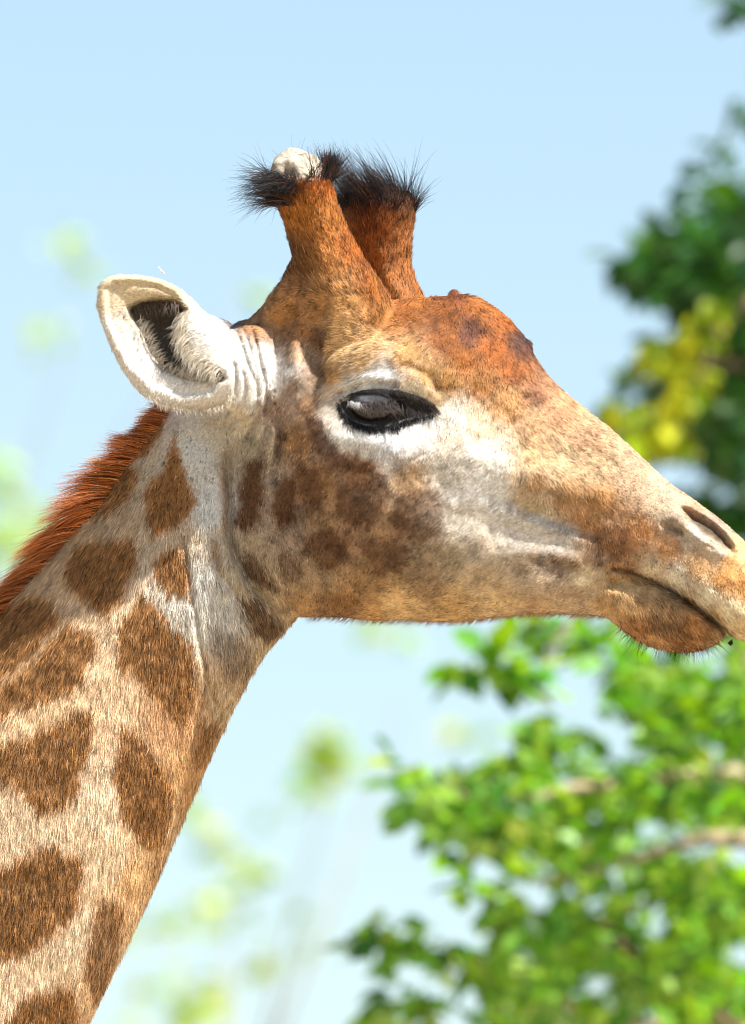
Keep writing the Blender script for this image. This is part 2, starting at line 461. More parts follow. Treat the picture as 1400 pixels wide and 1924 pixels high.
# ------------------------------------------------------------------ coat colour (pigment, with some shade painted in)
SAMPLES = [
 (560,400,178,110,45),(600,420,185,115,50),(540,480,120,80,45),(575,500,130,85,45),(620,500,195,130,70),(660,470,165,95,40),(610,560,195,140,85),(650,560,200,145,85),(700,540,175,105,50),(640,620,215,170,115),(550,350,150,85,35),(600,345,165,90,35),  # near horn's rear samples darker, shade put into the colour
 (720,420,165,95,45),(690,480,160,90,40),(750,480,170,105,55),(700,390,110,60,35),(770,450,175,110,60),(730,530,175,110,55),(790,560,165,100,45),(720,370,60,38,30),(760,380,90,55,35),
 (830,590,140,82,38),(900,580,165,98,45),(950,600,172,96,40),(880,625,105,66,50),(840,640,150,90,45),(760,590,160,95,45),(720,600,190,125,65),(982,640,95,60,48),(930,660,170,95,40),(870,680,175,105,50),(960,700,165,95,45),(900,720,190,130,75),(1000,740,175,115,70),(840,720,195,140,80),(855,548,130,75,45),
 (640,660,220,180,130),(700,650,215,170,115),(760,670,205,155,95),(680,690,190,150,95),(800,710,200,150,90),(630,700,190,150,100),(690,712,235,235,232),(722,706,232,228,220),(665,722,225,222,216),(785,728,215,195,160),(815,750,200,165,120),
 (650,810,240,235,225),(700,840,245,240,232),(750,830,245,242,238),(800,800,240,236,230),(850,780,240,230,215),(720,825,232,234,238),(625,790,225,212,195),
 (850,830,222,205,182),(900,800,218,194,162),(900,850,228,220,208),(850,880,235,225,210),(880,930,240,235,228),(940,930,240,236,230),(930,880,235,228,215),(870,970,225,215,200),(950,980,225,218,208),(1000,985,220,214,205),(1050,1010,200,192,182),(900,1030,190,175,155),(980,1010,215,206,194),(1000,950,205,185,155),
 (950,760,200,150,100),(1000,800,210,165,115),(1050,780,200,145,95),(1100,820,198,152,108),(1000,850,215,175,120),(1050,870,220,185,135),(1120,870,205,168,122),(1000,910,190,145,90),(1060,930,180,135,80),(1120,940,170,125,80),(1180,900,196,160,124),(1230,920,200,168,136),(970,900,210,180,140),(1100,970,165,125,85),
 (1240,960,186,164,138),(1260,985,160,142,122),(1310,950,196,156,126),(1340,980,150,128,112),(1300,1010,186,174,156),(1340,1040,186,170,148),(1360,1060,200,150,90),(1390,1040,220,180,130),(1200,1000,170,120,75),(1250,1030,185,135,90),(1160,1030,140,100,70),(1180,1060,150,115,85),(1130,1010,150,115,85),(1310,1066,200,156,108),(1350,1090,205,150,90),(1400,1100,205,145,80),(1220,1066,222,202,172),(1270,1088,235,220,195),(1320,1116,245,230,200),(1360,1146,245,225,185),(1400,1172,240,210,160),(1450,1150,220,170,110),
 (1180,1100,215,180,130),(1150,1110,205,165,115),(1200,1140,205,165,115),(1250,1150,178,138,94),(1290,1170,172,120,70),(1230,1190,185,145,100),(1320,1180,140,100,62),(1280,1130,140,115,82),(1330,1160,140,112,78),(1270,1210,155,112,70),(1200,1180,175,125,80),
 (1100,1080,205,185,150),(1050,1060,150,130,110),(980,1060,170,150,125),(1000,1100,185,165,140),(1080,1120,185,160,130),(1120,1050,140,115,95),(900,1090,190,165,130),(950,1140,215,185,140),(850,1140,200,165,115),(750,1130,225,190,140),(800,1100,170,140,105),(700,1100,165,130,90),(650,1145,165,125,80),(580,1140,165,130,90),(700,1155,190,150,100),(1000,1140,180,150,115),
 (470,1030,190,170,145),(500,940,155,136,118),(540,1010,150,130,113),(620,980,165,130,95),(600,1090,170,145,115),(560,830,165,120,75),(600,900,160,115,70),(680,880,160,115,70),(730,990,165,130,95),(660,1010,155,120,90),(800,1050,165,140,110),(850,1050,170,150,120),(770,900,185,150,110),(500,860,160,140,115),(470,840,180,165,140),(520,770,150,125,105),(560,720,185,165,145),(580,760,160,125,95),(540,700,225,220,215),(500,700,240,238,235),(560,670,190,160,130),(560,620,150,105,65),(600,640,95,68,50),(600,700,110,85,65),(590,580,140,100,60),(530,590,170,120,70),(480,605,150,110,75),(430,592,60,50,50),  # temple band darkened to paint the hollow's shade
 (440,680,242,238,232),(300,740,240,235,228),(220,640,232,225,215),(250,540,215,195,160),(310,550,205,185,150),(400,620,242,238,232),(470,740,240,234,224),(450,790,230,215,190),(380,690,235,228,215),(330,700,225,220,212),(200,540,215,198,170),(280,700,238,232,224),  # upper inner ear tan, its shadow put into the colour
 (360,850,222,222,218),(390,950,222,222,218),(380,1100,224,220,210),(420,1150,226,220,208),(280,930,190,170,145),(220,980,185,160,130),(150,1000,185,155,120),(100,1070,195,165,130),(430,1320,208,185,150),(380,1450,205,165,118),(340,1330,195,155,115),(200,1300,238,208,172),(100,1340,235,205,165),(190,1500,242,218,188),(100,1560,242,215,182),(200,1620,242,214,180),(260,1650,232,192,142),(60,1820,242,214,182),(160,1760,244,218,186),(280,1720,235,195,150),(200,1900,238,200,156),(-200,1600,235,205,170),(450,1060,208,192,166),(480,1100,222,198,164),(530,1190,226,202,166),(270,800,190,165,140),(310,900,195,178,152),(200,1160,225,195,160),(100,1180,205,175,140),(340,1000,205,185,160)]
NB = (148, 106, 64); CB = (86, 57, 35)
SPOTS = [
 (NB,1,[(297,774),(310,797),(297,823),(275,856),(256,860),(253,837),(275,804)]),
 (NB,1,[(238,867),(264,878),(260,908),(245,938),(200,967),(163,967),(186,930),(208,900)]),
 (NB,1,[(323,819),(338,849),(357,900),(371,938),(357,967),(327,986),(290,1012),(275,975),(271,938),(286,900),(308,878),(314,845)]),
 (NB,1,[(201,1008),(253,1008),(264,1042),(258,1075),(245,1090),(230,1131),(200,1153),(175,1130),(150,1118),(128,1098),(119,1057),(141,1027)]),
 (NB,1,[(297,1031),(345,1027),(357,1071),(360,1120),(327,1120),(297,1094),(290,1057)]),
 (NB,1,[(275,1110),(300,1138),(334,1179),(357,1198),(371,1257),(371,1300),(360,1343),(342,1358),(319,1339),(282,1302),(250,1265),(220,1250),(222,1180),(245,1135)]),
 (NB,1,[(48,1112),(93,1120),(122,1157),(93,1194),(37,1250),(0,1279),(-60,1320),(-110,1270),(0,1150)]),
 (NB,1,[(134,1168),(182,1180),(186,1220),(160,1275),(120,1305),(60,1325),(0,1345),(-60,1360),(-50,1310),(20,1270),(80,1220)]),
 (NB,1,[(15,1388),(93,1358),(149,1328),(182,1328),(178,1391),(160,1447),(145,1503),(74,1521),(37,1473),(-30,1450),(-30,1400)]),
 (NB,1,[(230,1358),(267,1373),(308,1436),(327,1488),(316,1577),(305,1600),(260,1577),(238,1547),(223,1503),(212,1458),(223,1403)]),
 (NB,.8,[(300,1590),(310,1600),(292,1655),(282,1665),(284,1620)]),
 (NB,.85,[(379,1350),(416,1354),(408,1388),(386,1428),(364,1432),(368,1391)]),
 (NB,1,[(0,1625),(45,1603),(104,1577),(160,1614),(156,1688),(141,1714),(111,1737),(67,1774),(22,1800),(-40,1800),(-60,1650)]),
 (NB,.92,[(186,1688),(223,1685),(238,1718),(230,1759),(223,1800),(193,1874),(175,1878),(163,1837),(163,1781),(178,1726)]),
 (NB,1,[(48,1870),(111,1841),(137,1852),(152,1893),(149,1930),(100,2000),(0,1990),(20,1900)]),
 (CB,.6,[(405,1187),(438,1187),(468,1220),(479,1246),(457,1272),(427,1268),(405,1227)]),
 (CB,.88,[(456,1112),(480,1132),(504,1152),(528,1172),(524,1192),(496,1196),(476,1180),(460,1152)]),
 (NB,.7,[(396,1016),(409,1023),(412,1071),(403,1064)]),
 (NB,.75,[(420,863),(427,886),(429,997),(418,1005),(416,923)]),
 (CB,.95,[(468,876),(492,872),(492,920),(484,980),(464,996),(448,984),(456,920)]),
 (CB,.95,[(524,908),(556,904),(556,960),(548,988),(524,988),(518,960)]),
 (CB,.8,[(560,872),(588,880),(604,932),(600,960),(580,960),(568,920)]),
 (CB,.8,[(636,912),(720,900),(728,932),(704,968),(696,988),(656,980),(632,952)]),
 (CB,.75,[(748,928),(800,924),(824,952),(824,1000),(788,1020),(752,1000),(740,964)]),
 (CB,.85,[(580,1012),(624,996),(652,1024),(640,1060),(608,1064),(576,1036)]),
 (CB,.75,[(684,1024),(744,1012),(768,1040),(752,1076),(712,1072),(688,1048)]),
 (CB,.85,[(460,1036),(484,1056),(520,1104),(508,1104),(464,1072)]),
 (CB,.6,[(520,1040),(560,1056),(564,1080),(536,1084)]),
 (CB,.5,[(596,1120),(660,1120),(680,1140),(648,1164),(600,1152)]),
 ((70,45,28),.9,[(524,812),(540,816),(528,860),(521,864)]),
 ((88,58,36),.9,[(579,766),(609,800),(640,846),(690,874),(720,896),(660,900),(620,880),(590,846),(572,800)]),
 ((105,70,42),.6,[(536,706),(558,720),(552,745),(534,745)]),
 ((70,48,34),.6,[(542,640),(552,655),(546,690),(536,680)]),
 ((95,66,46),.5,[(806,905),(830,935),(860,955),(900,960),(860,970),(815,950)]),
 ((100,78,60),.45,[(980,1035),(1060,1045),(1110,1062),(1060,1075),(990,1062)]),
 ((110,75,48),.5,[(1110,985),(1180,1000),(1190,1040),(1150,1060),(1120,1030)]),
 ((80,58,44),.55,[(1242,985),(1260,990),(1275,1000),(1262,1000)]),
 ((60,40,30),.6,[(1190,1160),(1230,1150),(1270,1165),(1300,1200),(1260,1190),(1215,1180)]),
 ((70,48,32),.55,[(1170,1120),(1210,1118),(1240,1130),(1200,1135)])]
EYE = [(643,749),(659,738),(684,732),(704,729),(723,729),(741,730),(767,735),(793,746),(810,758),(824,776),(810,786),(786,792),(762,797),(741,806),(715,812),(689,808),(671,803),(654,796),(641,781),(632,762),(635,749)]

FLECKS = [(u, v, 1.6 + 1.6 * random.random()) for u, v in [(312, 783), (326, 808), (333, 812), (351, 840), (361, 900), (400, 900), (402, 908), (393, 930), (393, 985), (373, 948), (368, 1010), (306, 858), (334, 864), (308, 870), (372, 1140), (440, 925), (443, 980), (498, 694), (496, 716), (508, 726), (518, 735), (516, 748), (518, 760), (525, 768), (470, 870), (465, 1130), (386, 1235), (250, 588), (228, 590), (236, 600), (255, 640), (262, 660), (270, 680), (244, 625), (275, 700)]]
FLECKS += [(1185 + 210 * a + 6 * random.random(), 1040 + 62 * a + 34 * random.random(), 1.5) for a in [random.random() for _ in range(46)]]
FLECKS += [(300 + 110 * random.random(), 800 + 300 * random.random(), 1.5) for _ in range(30)]

EYE = [(722 + (u - 722) * .965, 770 + (v - 770) * .88) for u, v in EYE]

def coat_colour(P):
    """linear coat colour at (u, v, w) points"""
    P2 = P[:, :2]
    smp = np.array(SAMPLES, float); SL = lin(smp[:, 2:5])
    nk = (smp[:, 1] > 1280); SL[nk] *= np.array([1.16, 1.10, 1.06])
    top = (smp[:, 1] < 760) & (smp[:, 0] > 690); SL[top] *= np.array([.70, .72, .76])
    nose = (smp[:, 0] > 960) & (smp[:, 1] < 940); SL[nose] = (.8 * SL[nose] + .2 * SL[nose].mean(1)[:, None]) * np.array([.88, .86, .82])
    hn = (smp[:, 1] < 580) & (smp[:, 0] > 500) & (smp[:, 0] <= 690); SL[hn] *= np.array([.78, .80, .86])
    chk = (smp[:, 0] > 440) & (smp[:, 0] < 870) & (smp[:, 1] > 815) & (smp[:, 1] < 1120)
    SL[chk] = .74 * SL[chk] + .04 * SL[chk].mean(1)[:, None] * np.array([1.06, 1.0, .92])
    wob = np.stack([noise(P, 26, 1) - .5, noise(P, 26, 2) - .5], 1) * 10 + np.stack([noise(P, 7, 3) - .5, noise(P, 7, 4) - .5], 1) * 11
    Q = P2 + wob
    nz_ = sstep(P2[:, 1] + .5 * P2[:, 0], 1080, 1260) * (P2[:, 0] < 480)
    Q[:, 1] += nz_ * (20 * (noise(P * np.array([1.0, .12, .5]), 6, 17) - .5) + 9 * (noise(P * np.array([1.0, .3, .5]), 20, 18) - .5))
    num = np.zeros((len(P), 3)); den = np.zeros(len(P))
    for (u, v), c in zip(smp[:, :2], SL):
        w = 1.0 / ((Q[:, 0] - u) ** 2 + (Q[:, 1] - v) ** 2 + 180.0) ** 2
        num += w[:, None] * c; den += w
    C = num / den[:, None]
    for c, s, pts in SPOTS:
        i = near_box(Q, pts, 14)
        if len(i):
            q = poly_dist(Q[i], pts, True) - (5 if c == CB else 0)
            k = s * (sstep(-q, -9, 8) if c == NB else sstep(-q, -10, 9))
            core = 0.86 + 0.22 * sstep(-q, 30, 0)
            C[i] = C[i] * (1 - k[:, None]) + lin(c) * core[:, None] * k[:, None]
    face = sstep(P[:, 0] - .12 * (P[:, 1] - 900), 430, 520)
    C *= (1 + face * (.8 * (noise(P, 15, 12) - .5) + .5 * (noise(P, 6, 13) - .5)))[:, None]
    low = sstep(P[:, 1], 1900, 2000)
    if (low > 0).any():
        C = C * (1 - low[:, None]) + low[:, None] * worley_coat(to_world(P))
    for u, v, r in FLECKS:
        k = .85 * np.exp(-(np.hypot(P2[:, 0] - u, (P2[:, 1] - v) * .7) / r) ** 4)
        C *= (1 - k)[:, None]
    # dark skin round the eye and in the ear; nostril colour holds its inner shading
    for pts, col, a, b, s in ((EYE, (20, 17, 17), -1, 6, .97), (NOSTRIL, (62, 50, 34), -3, 11, .88), (EAR_HOLE, (38, 32, 29), -7, 7, .92)):
        i = near_box(P2, pts, 14)
        if len(i):
            k = s * sstep(-poly_dist(P2[i] + wob[i] * 0.35, pts, True), a, b)
            C[i] = C[i] * (1 - k[:, None]) + lin(col) * k[:, None]
    i = near_box(P2, [(1150, 1060), (1370, 1200)], 20)
    q = poly_dist(P2[i], STROKES[1][0]); k = .7 * np.exp(-(q / 5) ** 2)  # darker along the mouth slit
    C[i] = C[i] * (1 - k[:, None]) + lin((50, 38, 28)) * k[:, None]
    # bald pale horn cap (near and far)
    cap = (P[:, 2] < 20) & (np.abs(P2[:, 0] - 557) < 70)
    k = np.where(cap, sstep(-(P2[:, 1] - (344 - 0.10 * (P2[:, 0] - 557) + wob[:, 1] * .8)), -6, 6), 0)
    cc = lin((200, 186, 166)) * (0.42 + 0.7 * noise(P, 18, 9) + .25 * noise(P, 5, 8))[:, None]
    crk = np.exp(-((noise(P, 22, 21) - .5) / .035) ** 2) * .55
    cc = cc * (1 - crk[:, None])
    C = C * (1 - k[:, None]) + np.clip(cc, 0, .8) * k[:, None]
    C = np.clip(C, 0.004, 1); mx = C.max(1)
    return C * (0.8 * np.tanh(mx / 0.8) / mx)[:, None]

def worley_coat(PW):
    Q = PW / 0.20; I = np.floor(Q).astype(np.int64)
    f1 = np.full(len(Q), 9.0); f2 = np.full(len(Q), 9.0)
    for a in (-1, 0, 1):
        for b in (-1, 0, 1):
            for c in (-1, 0, 1):
                J = I + np.array([a, b, c])
                pt = J + .1 + .8 * np.stack([hash3(J[:, 0], J[:, 1], J[:, 2], s) for s in (31, 32, 33)], 1)
                d = np.linalg.norm(Q - pt, axis=1)
                f2 = np.minimum(f2, np.maximum(f1, d)); f1 = np.minimum(f1, d)
    k = sstep(f2 - f1, .12, .2)[:, None]
    return lin((238, 208, 172)) * (1 - k) + lin(NB) * k

# ------------------------------------------------------------------ the rest of the animal, below the picture
def cw(x, y, z): return (x, y, z)
def metre_tube(rows, nt_=20, sx=1.0):
    return tube([(r[0] * 100, r[1] * 100, r[2] * 100, r[3] * 100) for r in rows], 6, nt_)
nb = to_world(np.array([[-174.0, 2015.0, 30.0], [-300, 2300, 30], [-430, 2600, 30], [-100, 1850, 30]]))
trunk_parts = [metre_tube([(*nb[3], .05), (*nb[0], .112), (*nb[1], .148), (*nb[2], .175), (-.85, .02, 2.40, .235), (-1.08, 0, 2.16, .32), (-1.25, 0, 2.0, .38)]),
               metre_tube([(-.86, 0, 1.82, .16), (-.98, 0, 1.86, .32), (-1.2, 0, 1.86, .40), (-1.55, 0, 1.82, .43), (-1.9, 0, 1.80, .40), (-2.2, 0, 1.83, .34), (-2.42, 0, 1.8, .2)], 24),
               metre_tube([(-1.15, 0, 2.1, .22), (-1.5, 0, 2.12, .16), (-2.0, 0, 1.98, .2)]),
               metre_tube([(-2.42, 0, 1.9, .05), (-2.55, 0, 1.6, .03), (-2.58, .02, 1.2, .02), (-2.57, .02, .95, .045), (-2.57, .02, .75, .012)])]
for s, dx in ((-1, .05), (1, -.08)):
    trunk_parts.append(metre_tube([(-1.08, s * .17, 1.75, .2), (-1.05 + dx, s * .2, 1.35, .12), (-1.03 + dx, s * .19, 1.0, .075), (-1.01 + dx, s * .19, .92, .082), (-1.03 + dx, s * .19, .82, .06), (-1.04 + dx, s * .19, .3, .05),
                                   (-1.03 + dx, s * .19, .18, .062), (-1.0 + dx, s * .19, .08, .075), (-.98 + dx, s * .19, .005, .088)], 16))
    trunk_parts.append(metre_tube([(-2.2, s * .17, 1.75, .24), (-2.12 + dx, s * .2, 1.38, .15), (-2.22 + dx, s * .19, 1.08, .09), (-2.32 + dx, s * .19, .92, .075), (-2.3 + dx, s * .19, .8, .058), (-2.26 + dx, s * .19, .3, .05),
                                   (-2.25 + dx, s * .19, .18, .062), (-2.21 + dx, s * .19, .08, .075), (-2.19 + dx, s * .19, .005, .088)], 16))
BV, BQ = voxel(trunk_parts, 2.4, 4)
BV = BV / 100.0
BV[:, 2] = np.maximum(BV[:, 2], 0.002)

# ------------------------------------------------------------------ assemble giraffe
base = empty('giraffe', (-1.6, 0, 0))
tag(base, 'giraffe with brown patched coat, white ear, red-brown mane and two black-tufted horns', 'giraffe')
HC = coat_colour(HV)
Vw = np.concatenate([to_world(HV), BV]); Qw = np.concatenate([HQ, BQ + len(HV)])
Cw = np.concatenate([HC, np.clip(worley_coat(BV) * .55, .01, .8)])
me = bpy.data.meshes.new('body')
me.vertices.add(len(Vw)); me.vertices.foreach_set('co', Vw.ravel())
me.loops.add(Qw.size); me.loops.foreach_set('vertex_index', Qw.ravel().astype(np.int32))
me.polygons.add(len(Qw)); me.polygons.foreach_set('loop_start', np.arange(0, Qw.size, 4, dtype=np.int32))
me.polygons.foreach_set('use_smooth', np.ones(len(Qw), bool))
me.update(calc_edges=True)
ca = me.attributes.new('tint', 'FLOAT_COLOR', 'POINT')
ca.data.foreach_set('color', np.c_[Cw, np.ones(len(Cw))].ravel())
me.materials.append(M_SKIN)
body = link(bpy.data.objects.new('body', me), base)

# ------------------------------------------------------------------ hair
def hair_obj(name, root, d0, d1, length, col, radius, mat, parent, npts=4, nrm=None, kind='stuff', tip=0.15):
    """root, d0 (start direction), d1 (bend added towards the tip): px space arrays"""
    n = len(root)
    P = np.empty((n, npts, 3))
    P[:, 0] = root
    step = (np.asarray(length) / (npts - 1))[:, None] if np.ndim(length) else np.full((n, 1), length / (npts - 1))
    for k in range(1, npts):
        f = (k - 0.5) / (npts - 1)
        d = d0 + d1 * f
        d = d / (np.linalg.norm(d, axis=1)[:, None] + 1e-9)
        P[:, k] = P[:, k - 1] + d * step
    W = to_world(P.reshape(-1, 3))
    cu = bpy.data.hair_curves.new(name)
    cu.add_curves([npts] * n)
    cu.attributes['position'].data.foreach_set('vector', W.astype(np.float32).ravel())
    prof = np.linspace(1, tip, npts) if tip < 1 else np.ones(npts)
    rad = (np.broadcast_to(np.asarray(radius), (n,))[:, None] / S) * prof[None]
    ra = cu.attributes.get('radius') or cu.attributes.new('radius', 'FLOAT', 'POINT')
    ra.data.foreach_set('value', rad.astype(np.float32).ravel())
    tc = cu.attributes.new('tint', 'FLOAT_COLOR', 'CURVE')
    tc.data.foreach_set('color', np.c_[np.clip(col, 0.002, .9), np.ones(n)].astype(np.float32).ravel())
    if nrm is not None:
        na = cu.attributes.new('lie', 'FLOAT_VECTOR', 'CURVE')
        na.data.foreach_set('vector', vec_world(nrm).astype(np.float32).ravel())
    cu.materials.append(mat)
    o = link(bpy.data.objects.new(name, cu), parent)
    if kind: o['kind'] = kind
    return o

def unit(v): return v / (np.linalg.norm(v, axis=-1)[..., None] + 1e-9)

# growth direction of the short coat: anchors (u, v, du, dv)
FLOW = [(100,1800,-.12,1),(200,1500,-.1,1),(100,1400,-.15,1),(300,1400,-.05,1),(250,1700,-.15,1),(100,1150,-.3,1),(200,1000,-.35,.9),(300,850,-.25,1),(380,1000,0,1),(420,1200,.1,1),(400,1350,-.2,1),(480,1150,.3,.9),
        (480,950,-.2,1),(540,1050,-.1,1),(600,1120,-.2,.9),(620,950,-.5,.8),(720,1000,-.6,.7),(820,1030,-.75,.6),(900,950,-.8,.5),(900,860,-.7,.6),(850,800,-.2,.9),(760,850,-.3,.9),(680,850,-.4,.9),(600,820,-.5,.8),(540,800,-.3,.9),
        (1000,1080,-.8,.4),(1100,1100,-.7,.5),(900,1130,-.8,.4),(750,1140,-.7,.5),(1000,980,-.8,.4),(1000,830,.8,.6),(1060,880,.8,.6),(1050,930,.4,.9),(1100,850,.8,.55),(1180,930,.8,.6),(1000,720,.6,.8),(950,660,.4,.9),(900,600,.3,.9),(900,700,.1,1),(850,650,-.2,.95),
        (780,640,-.5,.8),(700,660,-.85,.4),(640,670,-1,.25),(620,620,-.9,.1),(660,600,-.8,-.4),(620,520,-.3,-.9),(600,420,-.2,-1),(570,360,-.1,-1),(720,480,.1,-1),(730,400,.1,-1),(760,560,.2,-.8),(700,560,-.3,-.8),(545,480,-.3,-.9),
        (560,650,-.4,.8),(560,580,-.6,.3),(500,600,-.9,.3),(500,700,-.5,.8),(450,700,-.7,.5),(540,740,-.4,.9),(300,740,-.4,.9),(240,680,-.5,.8),(220,580,-.7,.2),(300,530,-.7,-.4),(400,600,-.8,-.2),(420,760,-.3,.9),
        (1250,960,.8,.6),(1330,960,.8,.6),(1250,1020,.6,.8),(1350,1070,.6,.8),(1300,1110,.4,.95),(1250,1090,.3,.95),(1380,1150,.4,.9),(1180,1060,-.2,.9),(1200,1130,.5,.8),(1250,1180,.4,.9),(1300,1190,.5,.9),(1320,1160,.8,.6),(1170,1100,.2,.95),(1190,1180,.1,1)]
def flow(P):
    num = np.zeros((len(P), 2))
    for u, v, a, b in FLOW:
        w = 1.0 / ((P[:, 0] - u) ** 2 + (P[:, 1] - v) ** 2 + 400.0) ** 1.6
        num += w[:, None] * np.array([a, b]) / math.hypot(a, b)
    return num / (np.linalg.norm(num, axis=1)[:, None] + 1e-9)

def build_coat(n_near, n_far):
    tri = np.concatenate([HQ[:, [0, 1, 2]], HQ[:, [0, 2, 3]]])
    A, B, C = HV[tri[:, 0]], HV[tri[:, 1]], HV[tri[:, 2]]
    fn = np.cross(B - A, C - A); area = np.linalg.norm(fn, axis=1) / 2
    fz = fn[:, 2] / (2 * area + 1e-9); cen = (A + B + C) / 3
    ok = (cen[:, 1] < 2160) & (cen[:, 0] > -340) & (cen[:, 0] < 1480)
    wn = area * ok * sstep(-fz, -0.45, -0.1)
    wf = area * ok * (fz > 0.1)
    idx = np.concatenate([RNG.choice(len(tri), n_near, p=wn / wn.sum()), RNG.choice(len(tri), n_far, p=wf / wf.sum())])
    far = np.arange(len(idx)) >= n_near
    r1 = np.sqrt(RNG.random(len(idx))); r2 = RNG.random(len(idx))
    b0, b1, b2 = 1 - r1, r1 * (1 - r2), r1 * r2
    root = A[idx] * b0[:, None] + B[idx] * b1[:, None] + C[idx] * b2[:, None]
    nr = unit(HN[tri[idx, 0]] * b0[:, None] + HN[tri[idx, 1]] * b1[:, None] + HN[tri[idx, 2]] * b2[:, None])
    P2 = root[:, :2]
    # places with no coat: eye, nostril slit, horn cap, deep ear
    keep = np.ones(len(root), bool)
    keep &= poly_dist(P2, EYE, True) > -2
    keep &= poly_dist(P2, NOSTRIL, True) > -2
    keep &= poly_dist(P2, EAR_HOLE, True) > -3
    capline = 342 - 0.10 * (P2[:, 0] - 557)
    keep &= ~((root[:, 2] < 20) & (np.abs(P2[:, 0] - 557) < 70) & (P2[:, 1] < capline + 4 * (RNG.random(len(root)) - .3)))
    root, nr, P2, far = root[keep], nr[keep], P2[keep], far[keep]
    n = len(root)
    fl = flow(P2)
    d = np.c_[fl, np.zeros(n)]
    d = d - nr * np.sum(d * nr, 1)[:, None]
    d = unit(d)
    clump = np.stack([noise(root, 9, 41) - .5, noise(root, 9, 42) - .5, noise(root, 9, 43) - .5], 1)
    neck = sstep(P2[:, 1] + 0.9 * (560 - P2[:, 0]) * (P2[:, 0] < 560), 1020, 1250) * (P2[:, 0] < 540)
    earz = (P2[:, 0] < 450) & (P2[:, 1] < 790)
    L = 7.2 + 8.5 * neck + 7 * np.exp(-((P2[:, 0] - 640) ** 2 + (P2[:, 1] - 670) ** 2) / 60 ** 2) + 5 * np.exp(-((P2[:, 0] - 1250) ** 2 + (P2[:, 1] - 1160) ** 2) / 80 ** 2) \
        + 5 * ((P2[:, 1] < 560) & (P2[:, 0] > 500)) + 3 * np.exp(-((P2[:, 0] - 1040) ** 2 + (P2[:, 1] - 870) ** 2) / 90 ** 2)
    L = np.where(earz, 8.5, L)
    muzz = sstep(P2[:, 0], 1120, 1230) * (P2[:, 1] < 1090)
    L = L * (1 - .4 * muzz) * (0.65 + 0.7 * RNG.random(n))
    lift = np.where(earz, .08, 0.11 + 0.13 * RNG.random(n) + .12 * muzz)
    d0 = unit(d + nr * lift[:, None] + np.where(earz, .12, .34)[:, None] * clump + 0.13 * RNG.normal(size=(n, 3)))
    d1 = -nr * 0.22 + 0.25 * RNG.normal(size=(n, 3)) * 0.5
    col = coat_colour(root + np.c_[2.5 * RNG.normal(size=(n, 2)), np.zeros(n)])
    lum = col @ np.array([.3, .6, .1])
    # strand to strand variation: dark guard hairs in the brown, fine grey-brown ticking in the pale
    rnd = RNG.random(n); streak = noise(np.c_[root[:, 0] * 3.2, root[:, 1] * .55, root[:, 2]], 9, 51)
    f = (0.58 + 0.84 * RNG.random(n)) * (0.66 + .72 * streak)
    dark = rnd < np.where(lum < .22, .20, .035)
    f = np.where(dark, f * .32, f)
    light = (rnd > .93) & (lum < .3)
    f = np.where(light, f * 1.6, f)
    col = col * f[:, None]
    warm = 1 + 0.10 * (RNG.random(n) - .5)
    col[:, 0] *= warm; col[:, 2] /= warm
    R = np.where(far, 1.3, 0.52) * (0.8 + .5 * RNG.random(n))
    guard = (RNG.random(n) < .22) & ~earz & ~far
    R = np.where(guard, R * (1.4 + .1 * neck), R); L = np.where(guard, L * (1.1 + .15 * neck), L)
    gv = np.where(RNG.random(n) < .55, np.where(lum < .3, .5, .74), 1.2)
    col = np.where(guard[:, None], col * gv[:, None], col)
    return hair_obj('short_fur', root - nr * .6, d0, d1, L, col, R, M_FUR, base, 4, nr)
build_coat(430000, 40000)

def scatter_line(pts, n, jit):
    pts = np.asarray(pts, float)
    d = np.r_[0, np.cumsum(np.linalg.norm(np.diff(pts, axis=0), axis=1))]
    q = RNG.random(n) * d[-1]
    P = np.stack([np.interp(q, d, pts[:, i]) for i in range(pts.shape[1])], 1)
    return P + RNG.normal(size=P.shape) * np.asarray(jit), q / d[-1]

# mane
nape = [(r[0], r[1], r[5]) for r in N if r[1] > 735 and r[1] < 2000]
mp, mq = scatter_line(nape, 22000, (2, 2, 17))
mp[:, 0] += 7; mp[:, 1] += 5
cl = np.stack([noise(mp * np.array([1, 1, .5]), 34, 61 + i) - .5 for i in range(3)], 1) + .6 * np.stack([noise(mp, 11, 71 + i) - .5 for i in range(3)], 1)
mfall = sstep(mp[:, 1], 760, 1050)
md0 = np.c_[np.full(len(mp), -.92), -.30 + .48 * mfall, np.zeros(len(mp))] + cl * np.array([.3, .42, .7]) + RNG.normal(size=mp.shape) * .05
md1 = np.c_[np.full(len(mp), -.1), .30 + .45 * mfall, np.zeros(len(mp))] + .5 * cl[:, ::-1] + RNG.normal(size=mp.shape) * .12
ml = (48 + 58 * sstep(mp[:, 1], 760, 960)) * (.55 + .55 * RNG.random(len(mp))) * (.75 + .6 * noise(mp, 30, 77))
mc = lin((184, 106, 48)) * (0.45 + 1.0 * RNG.random((len(mp), 1)))
mc = np.where(RNG.random((len(mp), 1)) < .2, mc * .3, mc)
mc = np.where(RNG.random((len(mp), 1)) < .04, lin((225, 165, 95)), mc)
hair_obj('mane', mp, md0, md1, ml, mc, .55, M_HAIR, base, 7)

# horn tufts
def tuft(name, root, d0, d1, L, black=(17, 16, 20), rad=.62, npts=7):
    n = len(root)
    c = lin(black) * (.5 + 1.1 * RNG.random((n, 1)))
    c = np.where(RNG.random((n, 1)) < .12, lin((95, 55, 30)), c)
    return hair_obj(name, root, unit(d0), d1, L, c, rad, M_HAIR, base, npts)
